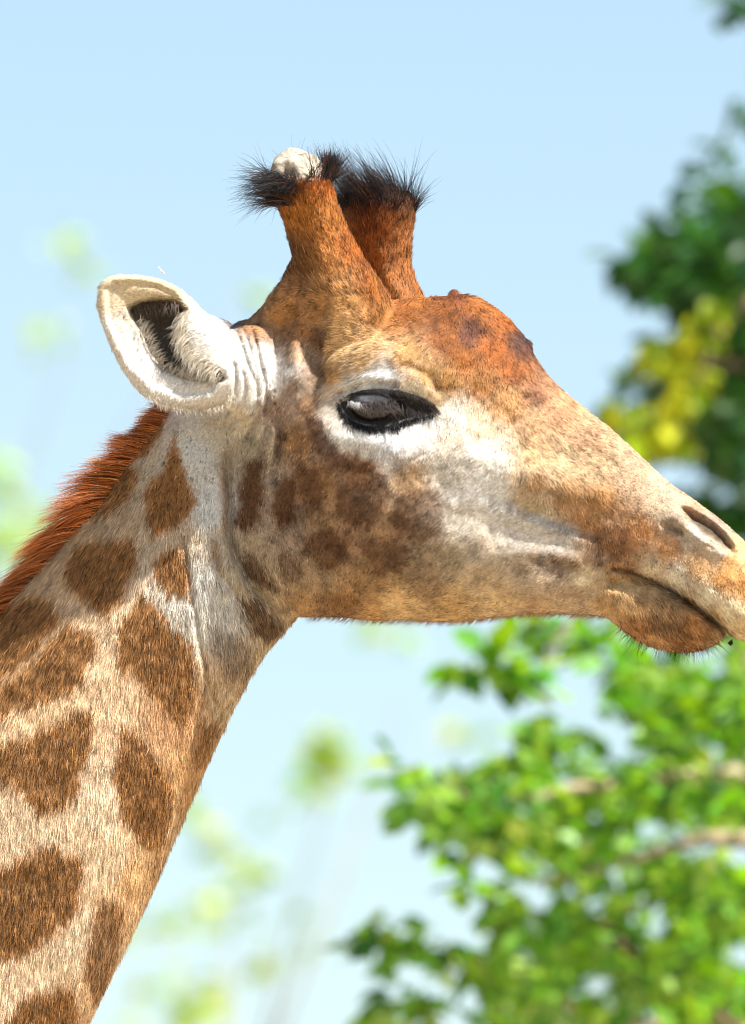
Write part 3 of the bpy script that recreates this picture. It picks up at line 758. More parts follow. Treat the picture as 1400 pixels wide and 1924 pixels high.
# near horn: a ring of long hair under the bald cap, sparse in front, heavy behind
n = 2300
ph = RNG.random(n) * 2 * math.pi
wt = np.where(np.cos(ph) < -.1, 1, .22); wt = np.where(np.sin(ph) > .1, np.maximum(wt, .7), wt); wt = np.where(np.cos(ph) > .8, .8, wt)
ph = ph[RNG.random(n) < wt]; n = len(ph)
hh = RNG.random(n)
rt = np.c_[566 + 50 * np.cos(ph), 336 + 42 * hh * (np.cos(ph) < .2) + 14 * hh, -80 + 50 * np.sin(ph)]
cl = np.stack([noise(rt, 16, 81 + i) - .5 for i in range(3)], 1)
d0 = np.c_[np.cos(ph) * .9 - .15, -.6 + 0 * ph, np.sin(ph) * .75] + cl * 1.6 + RNG.normal(size=(n, 3)) * .15
d1 = np.c_[-.25 + 0 * ph, np.where(np.cos(ph) < 0, .9, -.9), 0 * ph] + cl * 2.6 + .35 * RNG.normal(size=(n, 3))
tuft('horn_tuft', rt, d0, d1, (26 + 62 * RNG.random(n) ** 1.5) * np.where(np.cos(ph) < 0, 1.15, .9), rad=.5)
n = 900
a_ = RNG.random(n)
rt = np.c_[514 + 96 * a_, 362 - 16 * a_ + 7 * RNG.normal(size=n), -80 - 46 * np.sin(math.pi * (.12 + .76 * a_)) + 2 * RNG.normal(size=n)]
tuft('horn_tuft', rt, np.c_[-.35 + .6 * a_ + .2 * RNG.normal(size=n), -1 + 0 * a_, -.18 + 0 * a_], np.c_[.3 * RNG.normal(size=n), -.2 + 0 * a_, .3 + 0 * a_], 14 + 16 * RNG.random(n) * (1.4 - a_), (58, 36, 24), .5, 5)
n = 420                                          # the wisp on the front of the near horn
rt = np.c_[609 + 6 * RNG.normal(size=n), 334 + 9 * RNG.random(n), -80 + 22 * RNG.normal(size=n)]
tuft('horn_tuft', rt, np.c_[.35 + .25 * RNG.normal(size=n), -1 + 0 * rt[:, 0], .2 * RNG.normal(size=n)], np.c_[.2 + .3 * RNG.normal(size=n), -.3 + 0 * rt[:, 0], 0 * rt[:, 0]], 32 + 26 * RNG.random(n))
n = 2500                                         # far horn: an upright brush
ph = RNG.random(n) * 2 * math.pi; rr = np.sqrt(RNG.random(n))
rt = np.c_[712 + 66 * rr * np.cos(ph), 372 + 26 * rr ** 2 + 6 * RNG.normal(size=n), 128 + 58 * rr * np.sin(ph)]
cl = np.stack([noise(rt * np.array([1, .4, .6]), 17, 91 + i) - .5 for i in range(3)], 1)
d0 = np.c_[.62 * (rt[:, 0] - 712) / 66 - .1, -.95 + 0 * ph, .6 * rr * np.sin(ph)] + cl * 1.3 + RNG.normal(size=(n, 3)) * .1
d1 = np.c_[-1.0 + .7 * (rt[:, 0] > 755), -.45 + 0 * ph, 0 * ph] + cl * 2.4 + .3 * RNG.normal(size=(n, 3))
tuft('horn_tuft', rt, d0, d1, (38 + 66 * RNG.random(n) ** 1.4) * (.5 + .95 * noise(rt, 20, 97)), npts=8, rad=.5)

# ------------------------------------------------------------------ eye
def surf_w(u, v):
    """depth of the near flank at (u, v)"""
    d = (HV[:, 0] - u) ** 2 + (HV[:, 1] - v) ** 2
    i = np.nonzero((d < 7 ** 2) & (HN[:, 2] < 0))[0]
    if len(i) == 0: i = [int(np.argmin(d))]
    return float(np.min(HV[i, 2]))

def sphere(c, r, nu=48, nv=24, sq=(1, 1, 1)):
    V = []; F = []
    for j in range(nv + 1):
        for i in range(nu):
            a = 2 * math.pi * i / nu; b = math.pi * j / nv
            V.append((c[0] + r * sq[0] * math.sin(b) * math.cos(a), c[1] + r * sq[1] * math.sin(b) * math.sin(a), c[2] - r * sq[2] * math.cos(b)))
    for j in range(nv):
        for i in range(nu):
            F.append((j * nu + i, j * nu + (i + 1) % nu, (j + 1) * nu + (i + 1) % nu, (j + 1) * nu + i))
    return np.array(V), F

def eye_material():
    m, t, out = new_mat('eye_gloss')
    b = t.nodes.new('ShaderNodeBsdfPrincipled')
    b.inputs['Roughness'].default_value = 0.10; b.inputs['Specular IOR Level'].default_value = 0.35
    tc = t.nodes.new('ShaderNodeTexCoord')
    nz = t.nodes.new('ShaderNodeTexNoise'); nz.inputs['Scale'].default_value = 220
    t.links.new(tc.outputs['Object'], nz.inputs['Vector'])
    cr = t.nodes.new('ShaderNodeValToRGB')
    cr.color_ramp.elements[0].color = (0.004, 0.003, 0.003, 1); cr.color_ramp.elements[1].color = (0.018, 0.011, 0.008, 1)
    t.links.new(nz.outputs['Fac'], cr.inputs[0]); t.links.new(cr.outputs[0], b.inputs['Base Color'])
    t.links.new(b.outputs[0], out.inputs['Surface'])
    return m
M_EYE = eye_material()
M_LID = principled('lid_skin', (0.012, 0.010, 0.011), 0.34, 0.4, 0, 300, 0.5, 700)
_t = M_LID.node_tree; _a = _t.nodes.new('ShaderNodeAttribute'); _a.attribute_name = 'tint'
_t.links.new(_a.outputs['Color'], [q for q in _t.nodes if q.type == 'BSDF_PRINCIPLED'][0].inputs['Base Color'])
ew = min(surf_w(640, 765), surf_w(775, 770)) 
EC = (704, 766, surf_w(705, 766) + 36)
ev, ef = sphere(EC, 55, sq=(1, .92, 1))
eye = mesh_obj('eye', to_world(ev), ef, M_EYE, base)
fe = np.array(ev); fe[:, 2] = 2 * float(yaw(704)) - fe[:, 2]
mesh_obj('eye', to_world(fe), [f[::-1] for f in ef], M_EYE, base)

def lid(name, outer, inner, parent, upper=False):
    """skin band from the outer rim (on the face) to the inner rim (resting on the eyeball)"""
    outer = np.array([(722 + (u - 722) * .965, 770 + (v - 770) * .88) for u, v in outer]); outer = resample(outer, 4); inner = np.array(inner, float)
    n = len(outer); q = np.linspace(0, 1, n)
    d = np.r_[0, np.cumsum(np.hypot(*np.diff(inner, axis=0).T))]; d /= d[-1]
    inn = np.stack([np.interp(q, d, inner[:, i]) for i in range(2)], 1)
    V = []; F = []; m = 15
    for k in range(n):
        wo_ = surf_w(*outer[k]) + 3
        for j in range(m):
            f = j / (m - 1); p = outer[k] * (1 - f) + inn[k] * f
            x, y = (p[0] - EC[0]) / 55, (p[1] - EC[1]) / (55 * .92)
            ball = EC[2] - 55 * math.sqrt(max(0.02, 1 - x * x - y * y)) - 3.0
            g = float(sstep(np.array(f), 0, .45 if upper else 1.0))
            w = wo_ * (1 - g) + min(ball, wo_ + 12) * g
            if j == m - 1: w += 7
            w -= 1.4 * math.sin(f * math.pi * 3 + k * .05)
            V.append((p[0], p[1], w))
    for k in range(n - 1):
        for j in range(m - 1):
            a = k * m + j
            F.append((a, a + 1, a + m + 1, a + m))
    o = mesh_obj(name, to_world(np.array(V)), F, M_LID, parent)
    A = np.array(V); ca = o.data.attributes.new('tint', 'FLOAT_COLOR', 'POINT')
    ff = np.tile(np.arange(m) / (m - 1), n)
    k = (sstep(ff, .05, .16) * (1 - sstep(ff, .90, .99)) * sstep(-A[:, 0], -752, -722) * sstep(A[:, 0], 634, 650) if upper else 0 * ff)
    k = k * (.35 + 1.1 * noise(A * np.array([1.6, .5, 1]), 7, 15))
    C = lin((17, 15, 16))[None] * (1 - k[:, None]) + lin((54, 57, 62))[None] * k[:, None]
    ca.data.foreach_set('color', np.c_[C, np.ones(len(A))].ravel())
    so = o.modifiers.new('thickness', 'SOLIDIFY'); so.thickness = 0.0015; so.offset = 0
    return np.array(V).reshape(n, m, 3), o
UL, _ = lid('upper_eyelid', [(632, 757), (641, 749), (659, 737), (684, 731), (704, 728), (723, 728), (745, 730), (770, 736), (795, 746), (812, 758), (826, 777)],
            [(636, 757), (648, 754), (664, 759), (686, 764), (708, 766), (730, 766), (748, 766), (764, 770), (784, 775), (802, 779), (822, 779)], base, True)
LL, _ = lid('lower_eyelid', [(632, 757), (634, 768), (642, 783), (655, 797), (672, 805), (690, 810), (715, 813), (742, 808), (762, 799), (786, 793), (810, 787), (826, 778)],
            [(636, 756), (644, 768), (656, 782), (672, 793), (692, 800), (713, 801), (735, 797), (754, 789), (772, 782), (786, 780), (802, 781), (822, 780)], base)

def lashes(name, line, n, d0, d1, L, col, rad, jit=(1.2, 1.2, 1.0)):
    rt, q = scatter_line(line, n, jit)
    return q, hair_obj(name, rt, unit(d0(q, rt) + RNG.normal(size=rt.shape) * .16), d1(q, rt) + RNG.normal(size=rt.shape) * .25, L(q) * (.6 + .6 * RNG.random(n)), lin(col) * (.5 + RNG.random((n, 1))), rad, M_HAIR, base, 6)
one = lambda q: np.ones_like(q)
FR = np.array([0, 0, -5.0])
lashes('eyelash', UL[4:-16, 13] + FR * .6, 420, lambda q, r: np.c_[.15 * one(q) + .6 * (q - .35), .75 * one(q), -.55 * one(q)], lambda q, r: np.c_[.05 * one(q), .45 * one(q), .3 * one(q)], lambda q: 15 - 5 * np.abs(q - .45), (190, 188, 188), .4)
lashes('eyelash', UL[12:-10, 12] + FR * 1.4, 170, lambda q, r: np.c_[.35 + .5 * q, .7 * one(q), -.6 * one(q)], lambda q, r: np.c_[.3 * one(q), .2 * one(q), .2 * one(q)], lambda q: 30 + 8 * q, (70, 56, 50), .5)
lashes('eyelash', UL[18:-4, 9] + FR, 420, lambda q, r: np.c_[.1 * one(q) + .6 * (q - .35), .7 * one(q), -.75 * one(q)], lambda q, r: np.c_[.1 * one(q), .45 * one(q), .3 * one(q)], lambda q: 26 + 12 * q, (52, 44, 42), .45, (3, 3, 1))
lashes('eyelash', UL[1:-1, 1] + FR, 900, lambda q, r: np.c_[-.5 * one(q) + 1.1 * q, .15 + .45 * one(q) * q, -.5 * one(q)], lambda q, r: np.c_[.2 * one(q), .5 * one(q), .2 * one(q)], lambda q: 2.5 + 14 * q, (40, 31, 27), .45, (1.5, 2, 1))
lashes('eyelash', LL[1:-2, 4] + FR, 1000, lambda q, r: np.c_[-.45 + .7 * q, .9 * one(q), -.35 * one(q)], lambda q, r: np.c_[0 * q, .3 * one(q), .15 * one(q)], lambda q: 8 + 9 * np.sin(math.pi * q), (14, 12, 13), .42, (2, 3.2, 1))
lashes('eyelash', LL[6:-12, 3] + FR * 1.6, 90, lambda q, r: np.c_[-.25 + .4 * q, 1 * one(q), -.35 * one(q)], lambda q, r: np.c_[0 * q, .3 * one(q), .2 * one(q)], lambda q: 27 * one(q), (14, 12, 14), .45)

# ------------------------------------------------------------------ ear hair, whiskers
def on_flank(uv):
    return np.array([(u, v, surf_w(u, v)) for u, v in uv])
def fringe(name, line, n, dirs, bend, L, col, rad=.5, jit=(4, 4, 1), spread=.18, npts=6, cj=.5):
    line3 = on_flank(line)
    rt, q = scatter_line(line3, n, jit)
    c3 = np.stack([noise(rt, 8, 101 + i) - .5 for i in range(3)], 1)
    d0 = np.array(dirs, float)[None] + c3 * .9 + RNG.normal(size=rt.shape) * spread
    d1 = np.array(bend, float)[None] + c3 * .8 + RNG.normal(size=rt.shape) * .3
    return hair_obj(name, rt, unit(d0), d1, L * (.5 + .7 * RNG.random(n)), lin(col) * (1 - cj + 1.2 * cj * RNG.random((n, 1))), rad, M_HAIR, base, npts)
fringe('ear_hair', [(352, 588), (350, 610), (352, 640), (366, 665), (390, 684), (416, 698)], 380, (-.75, .5, -.25), (.2, .9, .4), 30, (228, 218, 200), .42, (4, 4, 2))
fringe('ear_hair', [(345, 600), (338, 630), (350, 662), (380, 686), (412, 702)], 300, (-.55, .75, -.25), (.3, .7, .3), 30, (236, 228, 212), .42, (4, 4, 2))
fringe('ear_hair', [(262, 608), (276, 640), (290, 668), (312, 696), (360, 714), (415, 718)], 420, (.45, -.75, -.4), (.2, .3, .1), 22, (205, 195, 180), .45, (4, 4, 1))
fringe('ear_hair', [(255, 585), (300, 572), (340, 575)], 200, (.2, .7, -.35), (.2, .3, .1), 26, (110, 95, 80), .4, (5, 3, 1))
fringe('ear_hair', [(276, 742), (310, 763), (352, 771), (400, 771), (432, 757), (442, 735)], 420, (.15, .85, -.1), (.3, .3, .4), 13, (225, 216, 200), .38, (4, 3, 6), .35)
# chin and jaw whiskers
ck = [(1165, 1178), (1190, 1198), (1220, 1212), (1255, 1219), (1290, 1221), (1322, 1214), (1346, 1200), (1360, 1186)]
cz = float(yaw(1270)) - 2
def whisk(name, line, n, d0, L, col, rad, wj):
    line = [(u, v, cz) for u, v in line]
    rt, q = scatter_line(line, n, (3, 3, wj)); rt[:, 1] -= 3 + 5 * RNG.random(n)
    dd0 = np.array([d0(x) for x in q]) + RNG.normal(size=rt.shape) * .22
    hair_obj(name, rt, unit(dd0), np.c_[.2 * RNG.normal(size=n), .3 * RNG.normal(size=n), .2 * RNG.normal(size=n)], L * (.4 + .8 * RNG.random(n)), lin(col) * (.5 + RNG.random((n, 1))), rad, M_HAIR, base, 5)
whisk('chin_whisker', ck, 170, lambda q: (-.55 + 1.5 * q * q, .9 - .35 * q * q, -.2), 40, (24, 18, 16), .34, 34)
whisk('chin_whisker', ck[3:], 260, lambda q: (-.1 + 1.0 * q, .9 - .4 * q, -.2), 20, (45, 30, 20), .42, 34)
whisk('chin_whisker', ck[:4], 120, lambda q: (-.2 + .3 * q, .9, -.2), 15, (150, 110, 75), .5, 34)
jw = [(585, 1160), (640, 1160), (700, 1166), (800, 1166), (870, 1167), (960, 1156), (1060, 1153), (1140, 1156)]
jl = [(u, v, float(yaw(u))) for u, v in jw]
rt, q = scatter_line(jl, 1100, (3, 2, 22)); rt[:, 1] -= 3
hair_obj('jaw_hair', rt, unit(np.c_[-.6 + .2 * RNG.normal(size=len(rt)), .8 + 0 * q, .15 * RNG.normal(size=len(rt))]), np.c_[-.4 + 0 * q, 0 * q, 0 * q], 10 + 10 * RNG.random(len(rt)), lin((150, 115, 75)) * (.3 + RNG.random((len(rt), 1))), .42, M_HAIR, base, 4)

# ------------------------------------------------------------------ trees
def leaf_material():
    m, t, out = new_mat('leaf')
    a = t.nodes.new('ShaderNodeAttribute'); a.attribute_name = 'tint'
    b = t.nodes.new('ShaderNodeBsdfPrincipled'); b.inputs['Roughness'].default_value = 0.42; b.inputs['Specular IOR Level'].default_value = 0.45
    t.links.new(a.outputs['Color'], b.inputs['Base Color'])
    hs = t.nodes.new('ShaderNodeHueSaturation'); hs.inputs['Hue'].default_value = 0.485; hs.inputs['Value'].default_value = 1.5; hs.inputs['Saturation'].default_value = 1.1
    t.links.new(a.outputs['Color'], hs.inputs['Color'])
    tr = t.nodes.new('ShaderNodeBsdfTranslucent'); t.links.new(hs.outputs[0], tr.inputs['Color'])
    ms = t.nodes.new('ShaderNodeMixShader'); ms.inputs[0].default_value = 0.42
    t.links.new(b.outputs[0], ms.inputs[1]); t.links.new(tr.outputs[0], ms.inputs[2]); t.links.new(ms.outputs[0], out.inputs['Surface'])
    return m
M_LEAF = leaf_material()
M_BARK = principled('pale_bark', (0.30, 0.235, 0.15), 0.85, 0.15, 0.35, 14, 0.6, 40)
M_BARK_DARK = principled('brown_bark', (0.13, 0.085, 0.055), 0.85, 0.15, 0.35, 14, 0.6, 40)

def leaves(name, P, size, cols, parent, droop=0.35, rng=RNG):
    n = len(P)
    T = np.array([(0, 0, 0), (-.30, .34, .05), (-.24, .70, .02), (0, 1, -.10), (.24, .70, .02), (.30, .34, .05), (0, .5, -.03)])
    FT = np.array([(0, 6, 1), (1, 6, 2), (2, 6, 3), (3, 6, 4), (4, 6, 5), (5, 6, 0)])
    az = rng.random(n) * 2 * math.pi
    y = np.stack([np.cos(az), np.sin(az), -droop + .5 * rng.normal(size=n)], 1); y = unit(y)
    z = unit(np.stack([.55 * rng.normal(size=n), .55 * rng.normal(size=n), np.ones(n)], 1))
    x = unit(np.cross(y, z)); z = np.cross(x, y)
    sz = size * (.6 + .8 * rng.random(n))
    V = P[:, None] + sz[:, None, None] * (T[None, :, 0:1] * x[:, None] + T[None, :, 1:2] * y[:, None] + T[None, :, 2:3] * z[:, None])
    F = (np.arange(n)[:, None, None] * 7 + FT[None]).reshape(-1, 3)
    C = cols * (.6 + .8 * rng.random((n, 1))); C[:, 0] *= (.75 + .5 * rng.random(n))
    me = bpy.data.meshes.new(name)
    me.vertices.add(n * 7); me.vertices.foreach_set('co', V.reshape(-1, 3).ravel())
    me.loops.add(F.size); me.loops.foreach_set('vertex_index', F.ravel().astype(np.int32))
    me.polygons.add(len(F)); me.polygons.foreach_set('loop_start', np.arange(0, F.size, 3, dtype=np.int32))
    me.update(calc_edges=True)
    ca = me.attributes.new('tint', 'FLOAT_COLOR', 'POINT')
    ca.data.foreach_set('color', np.c_[np.repeat(C, 7, 0), np.ones(n * 7)].ravel())
    me.materials.append(M_LEAF)
    return link(bpy.data.objects.new(name, me), parent)

def wood(name, rows, mat, parent, nt_=9):
    """tapering limb through world points (x, y, z, r)"""
    R = np.array(rows, float)
    d = np.r_[0, np.cumsum(np.linalg.norm(np.diff(R[:, :3], axis=0), axis=1))]
    q = np.linspace(0, d[-1], max(8, len(R) * 5))
    R = np.stack([np.interp(q, d, R[:, i]) for i in range(4)], 1)
    for _ in range(3): R[1:-1] = .25 * R[:-2] + .5 * R[1:-1] + .25 * R[2:]
    R[1:-1, :3] += RNG.normal(size=(len(R) - 2, 3)) * R[1:-1, 3:4] * .15
    T = np.gradient(R[:, :3], axis=0); T = unit(T)
    V = []; F = []
    for k in range(len(R)):
        ref = np.array([0, 1.0, 0]) if abs(T[k, 1]) < .9 else np.array([1.0, 0, 0])
        a = unit(np.cross(T[k], ref)); b = np.cross(T[k], a)
        for i in range(nt_):
            g = 2 * math.pi * i / nt_
            V.append(R[k, :3] + R[k, 3] * (math.cos(g) * a + math.sin(g) * b))
    for k in range(len(R) - 1):
        for i in range(nt_):
            j = (i + 1) % nt_
            F.append((k * nt_ + i, k * nt_ + j, (k + 1) * nt_ + j, (k + 1) * nt_ + i))
    F.append(tuple(range(nt_ - 1, -1, -1))); F.append(tuple((len(R) - 1) * nt_ + i for i in range(nt_)))
    return mesh_obj(name, V, F, mat, parent)

def px_limb(name, pts, mat, parent):
    """rows (u, v, distance, radius m)"""
    return wood(name, [(*at(u, v, D), r * (.62 if u < 1500 else .9)) for u, v, D, r in pts], mat, parent)

def fill_poly(poly, n, D0, D1, holes=()):
    poly = np.array(poly, float); out = []
    lo, hi = poly.min(0), poly.max(0)
    while len(out) < n:
        q = lo + RNG.random((n * 3, 2)) * (hi - lo)
        k = poly_dist(q, poly, True) < 0
        k &= RNG.random(len(q)) < sstep(noise(q, 42, 131), .34, .60) + .08        # clumped, with gaps
        for (hu, hv, hr) in holes:
            k &= np.hypot(q[:, 0] - hu, q[:, 1] - hv) > hr
        out += list(q[k])
    q = np.array(out[:n]); D = D0 + (D1 - D0) * RNG.random(n)
    return np.array([at(u, v, dd_) for (u, v), dd_ in zip(q, D)])

def blobs(lst, D, dj):
    out = []
    for u, v, r, n in lst:
        a = RNG.normal(size=(n, 2)) * r * .52
        dz = D + dj * (RNG.random() - .5)
        out += [at(u + x, v + y, dz + r * .0008 * RNG.normal()) for x, y in a]
    return np.array(out)

def crown_fill(c, rad, n, nclump, avoid):
    """leaf clumps through a crown, leaving out what the picture shows as open sky"""
    cs = unit(RNG.normal(size=(nclump, 3))) * (RNG.random((nclump, 1)) ** .4) * np.array(rad) + np.array(c)
    P = cs[RNG.integers(0, nclump, n)] + RNG.normal(size=(n, 3)) * .17
    Q = P - CAM; dz = Q @ FWD
    u = 700 + (Q @ RIGHT) / dz * DIST * S; v = 962 - (Q @ UP) / dz * DIST * S
    return P[avoid(u, v)]

G1, G2, G3, GD, GY = lin((108, 152, 46)), lin((80, 128, 38)), lin((134, 166, 74)), lin((44, 86, 30)), lin((172, 182, 30))
def mixcol(n, cols, p):
    return np.array(cols)[RNG.choice(len(cols), n, p=p)]

# bright green tree at the right, below the muzzle
t1p = at(2900, 1500, 18.3)
t1 = empty('leafy_tree', (t1p[0], t1p[1], 0))
tag(t1, 'bright green leafy tree with pale limbs below and behind the muzzle', 'tree')
wood('trunk', [(t1p[0], t1p[1], -.05, .17), (t1p[0] - .05, t1p[1], 1.2, .14), (t1p[0] + .04, t1p[1], 2.4, .12), (t1p[0], t1p[1], 3.8, .09), (t1p[0] - .1, t1p[1], 5.2, .04), (t1p[0], t1p[1], 5.8, .015)], M_BARK, t1, 14)
px_limb('limb', [(2900, 2050, 18.3, .07), (2200, 1560, 18.2, .05), (1600, 1470, 18.0, .03), (1340, 1452, 17.9, .02), (1200, 1470, 17.8, .016), (1088, 1474, 17.7, .014), (1010, 1500, 17.7, .011), (940, 1506, 17.6, .008), (780, 1478, 17.6, .003)], M_BARK, t1)
px_limb('limb', [(2900, 2300, 18.3, .08), (2100, 1760, 18.0, .05), (1500, 1600, 17.6, .026), (1340, 1556, 17.5, .017), (1240, 1592, 17.4, .013), (1150, 1640, 17.4, .009), (1000, 1660, 17.4, .004)], M_BARK, t1)
px_limb('limb', [(2900, 1750, 18.3, .06), (2000, 1250, 18.3, .035), (1500, 1150, 18.2, .022), (1200, 1120, 18.2, .016), (1062, 1140, 18.2, .014), (1040, 1200, 18.2, .012), (1030, 1260, 18.2, .008), (980, 1330, 18.2, .004)], M_BARK, t1)
px_limb('limb', [(2900, 2500, 18.3, .08), (2000, 2100, 18.0, .05), (1400, 1960, 17.9, .028), (1240, 1860, 17.8, .02), (1180, 1780, 17.8, .013), (1120, 1720, 17.8, .006)], M_BARK_DARK, t1)
px_limb('limb', [(2200, 1560, 18.2, .04), (1560, 1380, 18.0, .02), (1420, 1300, 17.9, .015), (1392, 1220, 17.9, .012), (1380, 1160, 17.9, .006)], M_BARK, t1)
px_limb('limb', [(1400, 1960, 17.9, .02), (1100, 1900, 17.9, .011), (900, 1830, 18.0, .007), (760, 1790, 18.1, .004), (650, 1770, 18.1, .002)], M_BARK, t1)
POLY1 = [(1080, 1150), (1420, 1150), (1420, 1950), (880, 1950), (955, 1800), (1000, 1715), (880, 1650), (815, 1590), (760, 1535), (745, 1470), (800, 1442), (880, 1440), (955, 1400), (1005, 1340), (1040, 1390), (1065, 1440), (1180, 1440), (1220, 1400), (1190, 1340), (1110, 1330), (1085, 1390), (1120, 1290), (1105, 1240)]
HOLES1 = [(1165, 1388, 55), (1015, 1680, 45), (1100, 1350, 20), (1090, 1860, 18)]
P = np.concatenate([fill_poly(POLY1, 1500, 17.3, 18.6, HOLES1), fill_poly([(1000, 1480), (1420, 1240), (1420, 1950), (960, 1950)], 900, 18.2, 19.2, HOLES1),
                    blobs([(940, 1235, 40, 34), (990, 1270, 34, 22), (862, 1248, 20, 10), (1010, 1175, 34, 26), (780, 1470, 36, 22), (850, 1525, 46, 40), (930, 1560, 50, 40), (1020, 1385, 26, 16), (1085, 1385, 16, 8), (660, 1782, 18, 9), (757, 1770, 42, 34),
                           (720, 1890, 44, 36), (800, 1895, 40, 24), (905, 1825, 42, 30), (935, 1732, 18, 9), (960, 1700, 20, 8), (840, 1790, 26, 14), (880, 1660, 22, 10), (700, 1740, 20, 8), (1180, 1250, 50, 44), (1250, 1300, 60, 60), (1380, 1330, 60, 50)], 17.8, .7)])
leaves('crown', P, .052, mixcol(len(P), [G1, G2, G3, GD], [.42, .3, .2, .08]), t1)
def av1(u, v):
    return (u > 1440) | (v > 1960)
Pf = crown_fill((t1p[0], t1p[1], 4.3), (2.2, 1.9, 1.7), 9000, 90, av1)
Pf = Pf[Pf[:, 2] > 2.4]
leaves('crown', Pf, .055, mixcol(len(Pf), [G1, G2, G3, GD], [.42, .3, .2, .08]), t1)

# dark tree behind it, upper right; leaf green darkened partly to paint its shaded side
t2p = at(3100, 600, 21.0)
t2 = empty('dark_leafy_tree', (t2p[0], t2p[1], 0))
tag(t2, 'dense dark green tree with hanging yellow green clusters, beside the top of the muzzle', 'tree')
wood('trunk', [(t2p[0], t2p[1], -.05, .22), (t2p[0] + .05, t2p[1], 1.6, .18), (t2p[0] - .05, t2p[1], 3.4, .15), (t2p[0], t2p[1], 5.2, .11), (t2p[0] + .1, t2p[1], 7.0, .05), (t2p[0] + .1, t2p[1], 7.8, .02)], M_BARK_DARK, t2, 14)
px_limb('limb', [(3100, 1000, 21, .09), (2300, 700, 21, .06), (1600, 520, 20.9, .03), (1420, 560, 20.6, .02), (1350, 610, 20.5, .015), (1335, 660, 20.4, .010), (1310, 740, 20.4, .006), (1270, 800, 20.4, .003)], M_BARK_DARK, t2)
px_limb('limb', [(2300, 700, 21, .05), (1600, 680, 20.8, .02), (1400, 682, 20.6, .012), (1340, 690, 20.5, .008), (1220, 680, 20.5, .004)], M_BARK_DARK, t2)
px_limb('limb', [(3100, 700, 21, .07), (2100, 420, 21.2, .04), (1480, 480, 21.2, .018), (1300, 500, 21.2, .01), (1170, 490, 21.2, .004)], M_BARK_DARK, t2)
px_limb('limb', [(2300, 760, 21, .05), (1600, 860, 21.0, .02), (1400, 820, 21.0, .012), (1290, 780, 21.0, .004)], M_BARK_DARK, t2)
POLY2 = [(1160, 500), (1180, 465), (1245, 425), (1300, 350), (1335, 295), (1365, 310), (1420, 340), (1420, 950), (1370, 930), (1330, 850), (1290, 790), (1300, 700), (1275, 600), (1240, 545), (1175, 525)]
HOLES2 = [(1345, 332, 17), (1352, 388, 22), (1330, 448, 20), (1378, 455, 26), (1385, 395, 12)]
P = np.concatenate([fill_poly(POLY2, 1500, 20.6, 21.9, HOLES2), fill_poly([(1125, 790), (1190, 700), (1190, 640), (1280, 610), (1320, 700), (1300, 850), (1200, 850)], 240, 20.8, 21.8),
                    blobs([(1392, 12, 30, 24), (1400, 212, 18, 10), (1345, 288, 14, 8), (1280, 935, 20, 16), (1365, 955, 30, 26), (1392, 1000, 26, 20), (1180, 490, 16, 18), (1250, 450, 18, 18)], 21.2, .5)])
leaves('crown', P, .062, mixcol(len(P), [GD, lin((36, 78, 34)), lin((66, 110, 36))], [.5, .3, .2]), t2)
HANG = [(1225, 665, 24, 26), (1332, 578, 18, 14), (1290, 640, 26, 26), (1300, 690, 26, 26), (1338, 625, 12, 8), (1280, 740, 16, 14), (1210, 785, 34, 40), (1245, 815, 30, 30), (1275, 820, 16, 14), (1158, 770, 16, 12), (1320, 715, 14, 8), (1195, 830, 20, 16)]
for hb in HANG:
    P = blobs([hb], 20.3, .4)
    o = leaves('hanging_cluster', P, .045, mixcol(len(P), [GY, lin((150, 165, 40)), lin((120, 140, 24))], [.5, .25, .25]), t2, droop=1.2)
    o['kind'] = 'stuff'
Pf = crown_fill((t2p[0], t2p[1], 6.2), (2.5, 2.2, 2.2), 11000, 110, lambda u, v: (u > 1440) | (v < -30))
Pf = Pf[Pf[:, 2] > 3.0]
Q = Pf - CAM; uu = 700 + (Q @ RIGHT) / (Q @ FWD) * DIST * S
Pf = Pf[uu > 1440]
leaves('crown', Pf, .062, mixcol(len(Pf), [GD, lin((36, 78, 34)), lin((66, 110, 36))], [.5, .3, .2]), t2)

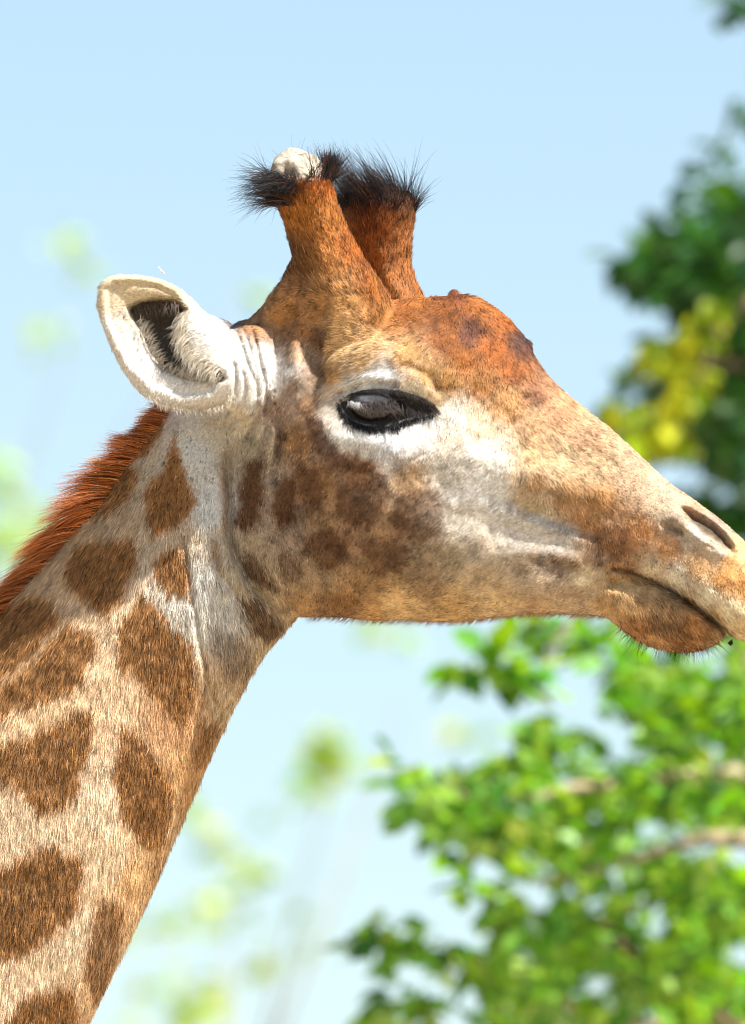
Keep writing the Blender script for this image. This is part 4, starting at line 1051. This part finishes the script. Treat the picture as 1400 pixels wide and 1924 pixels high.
# slender trees far behind, quite out of focus
def slender(u0, D, stems, clumps, label, cols, p):
    b = at(u0, 2200, D)
    t = empty('slender_tree', (b[0], b[1], 0))
    tag(t, label, 'tree', 'slender trees far behind the giraffe')
    hub = at(u0, 2250, D)
    wood('trunk', [(b[0], b[1], -.05, .10), (b[0] + .05, b[1], 2, .085), (b[0], b[1], 4, .07), (hub[0], hub[1], hub[2], .05)], M_BARK, t, 10)
    for st in stems:
        wood('limb', [(*hub, .02)] + [(*at(u, v, D + dj), r * .45) for u, v, dj, r in st], M_BARK, t, 7)
    P = blobs([(u, v, r * 1.2, int(k * 1.2) + 1) for u, v, r, k in clumps], D, 3.5)
    leaves('crown', P, .075, mixcol(len(P), cols, p), t)
slender(430, 40, [[(520, 1950, 0, .02), (620, 1700, 0, .016), (700, 1500, .3, .012), (760, 1300, .3, .005)], [(500, 1950, 0, .02), (540, 1760, -.5, .014), (600, 1560, -.6, .011), (625, 1400, -.6, .004)], [(430, 1950, 0, .02), (420, 1780, .5, .012), (450, 1640, .4, .008), (370, 1520, .4, .004)],
                  [(380, 1960, 0, .02), (330, 1800, 1, .01), (300, 1700, 1, .005)]],
        [(612, 1400, 34, 34), (605, 1440, 26, 24), (590, 1480, 14, 8), (875, 1378, 20, 6), (690, 1190, 22, 10), (770, 1200, 24, 7), (365, 1525, 16, 10), (410, 1580, 22, 8), (462, 1640, 22, 16), (500, 1630, 24, 8), (370, 1690, 26, 10), (415, 1725, 30, 12), (310, 1745, 24, 10), (240, 1745, 20, 5),
         (505, 1805, 22, 10), (590, 1765, 26, 7), (370, 1880, 34, 22), (400, 1855, 24, 10), (340, 1905, 26, 14), (245, 1900, 20, 4), (680, 1440, 22, 4), (300, 1840, 26, 4), (530, 1520, 26, 4)],
        'thin pale tree with sparse blurred leaves below the jaw, beside the neck', [lin((150, 178, 62)), lin((110, 150, 54)), lin((168, 186, 84))], [.4, .4, .2])
slender(-420, 44, [[(-300, 1950, 0, .025), (-180, 1500, 0, .02), (-20, 1100, 0, .016), (60, 850, 0, .012), (140, 620, 0, .005)], [(-330, 1900, 0, .02), (-200, 1300, .5, .014), (-60, 950, .5, .01), (20, 800, .5, .004)], [(-180, 1500, 0, .02), (120, 1000, -.5, .012), (300, 700, -.5, .008), (480, 545, -.5, .003)]],
        [(118, 455, 34, 12), (155, 500, 26, 7), (95, 600, 30, 8), (75, 640, 26, 6), (495, 545, 20, 9), (0, 880, 24, 16), (5, 930, 22, 10), (40, 1000, 40, 26), (90, 960, 30, 14), (20, 1050, 30, 20), (-20, 990, 40, 20)],
        'thin pale tree with faint blurred leaves beyond the ear and mane', [lin((150, 184, 90)), lin((120, 160, 70)), lin((168, 190, 90))], [.4, .4, .2])

# ------------------------------------------------------------------ small things
fl = [(*to_world(np.array([u, v, -60.0]))[:3], r) for u, v, r in ((299, 502, .0004), (302, 508, .0007), (307, 512, .0009), (311, 517, .0005))]
o = wood('fluff', fl, principled('white_fluff', (0.8, 0.78, 0.74), 0.8, 0.2), None, 6)
tag(o, 'tiny white wisp of fluff drifting in the air above the ear', 'fluff')
cr = to_world(np.array([[1362, 1206, -150.0], [1371, 1199, -146], [1373, 1208, -150], [1367, 1212, -153], [1366, 1204, -142]]))
o = mesh_obj('crumb', cr, [(0, 1, 4), (1, 2, 4), (2, 3, 4), (3, 0, 4), (0, 3, 2), (0, 2, 1)], principled('dark_leaf_scrap', (0.02, 0.017, 0.01), 0.7, 0.2), None, False)
tag(o, 'tiny dark leaf scrap caught in the chin whiskers', 'leaf scrap')
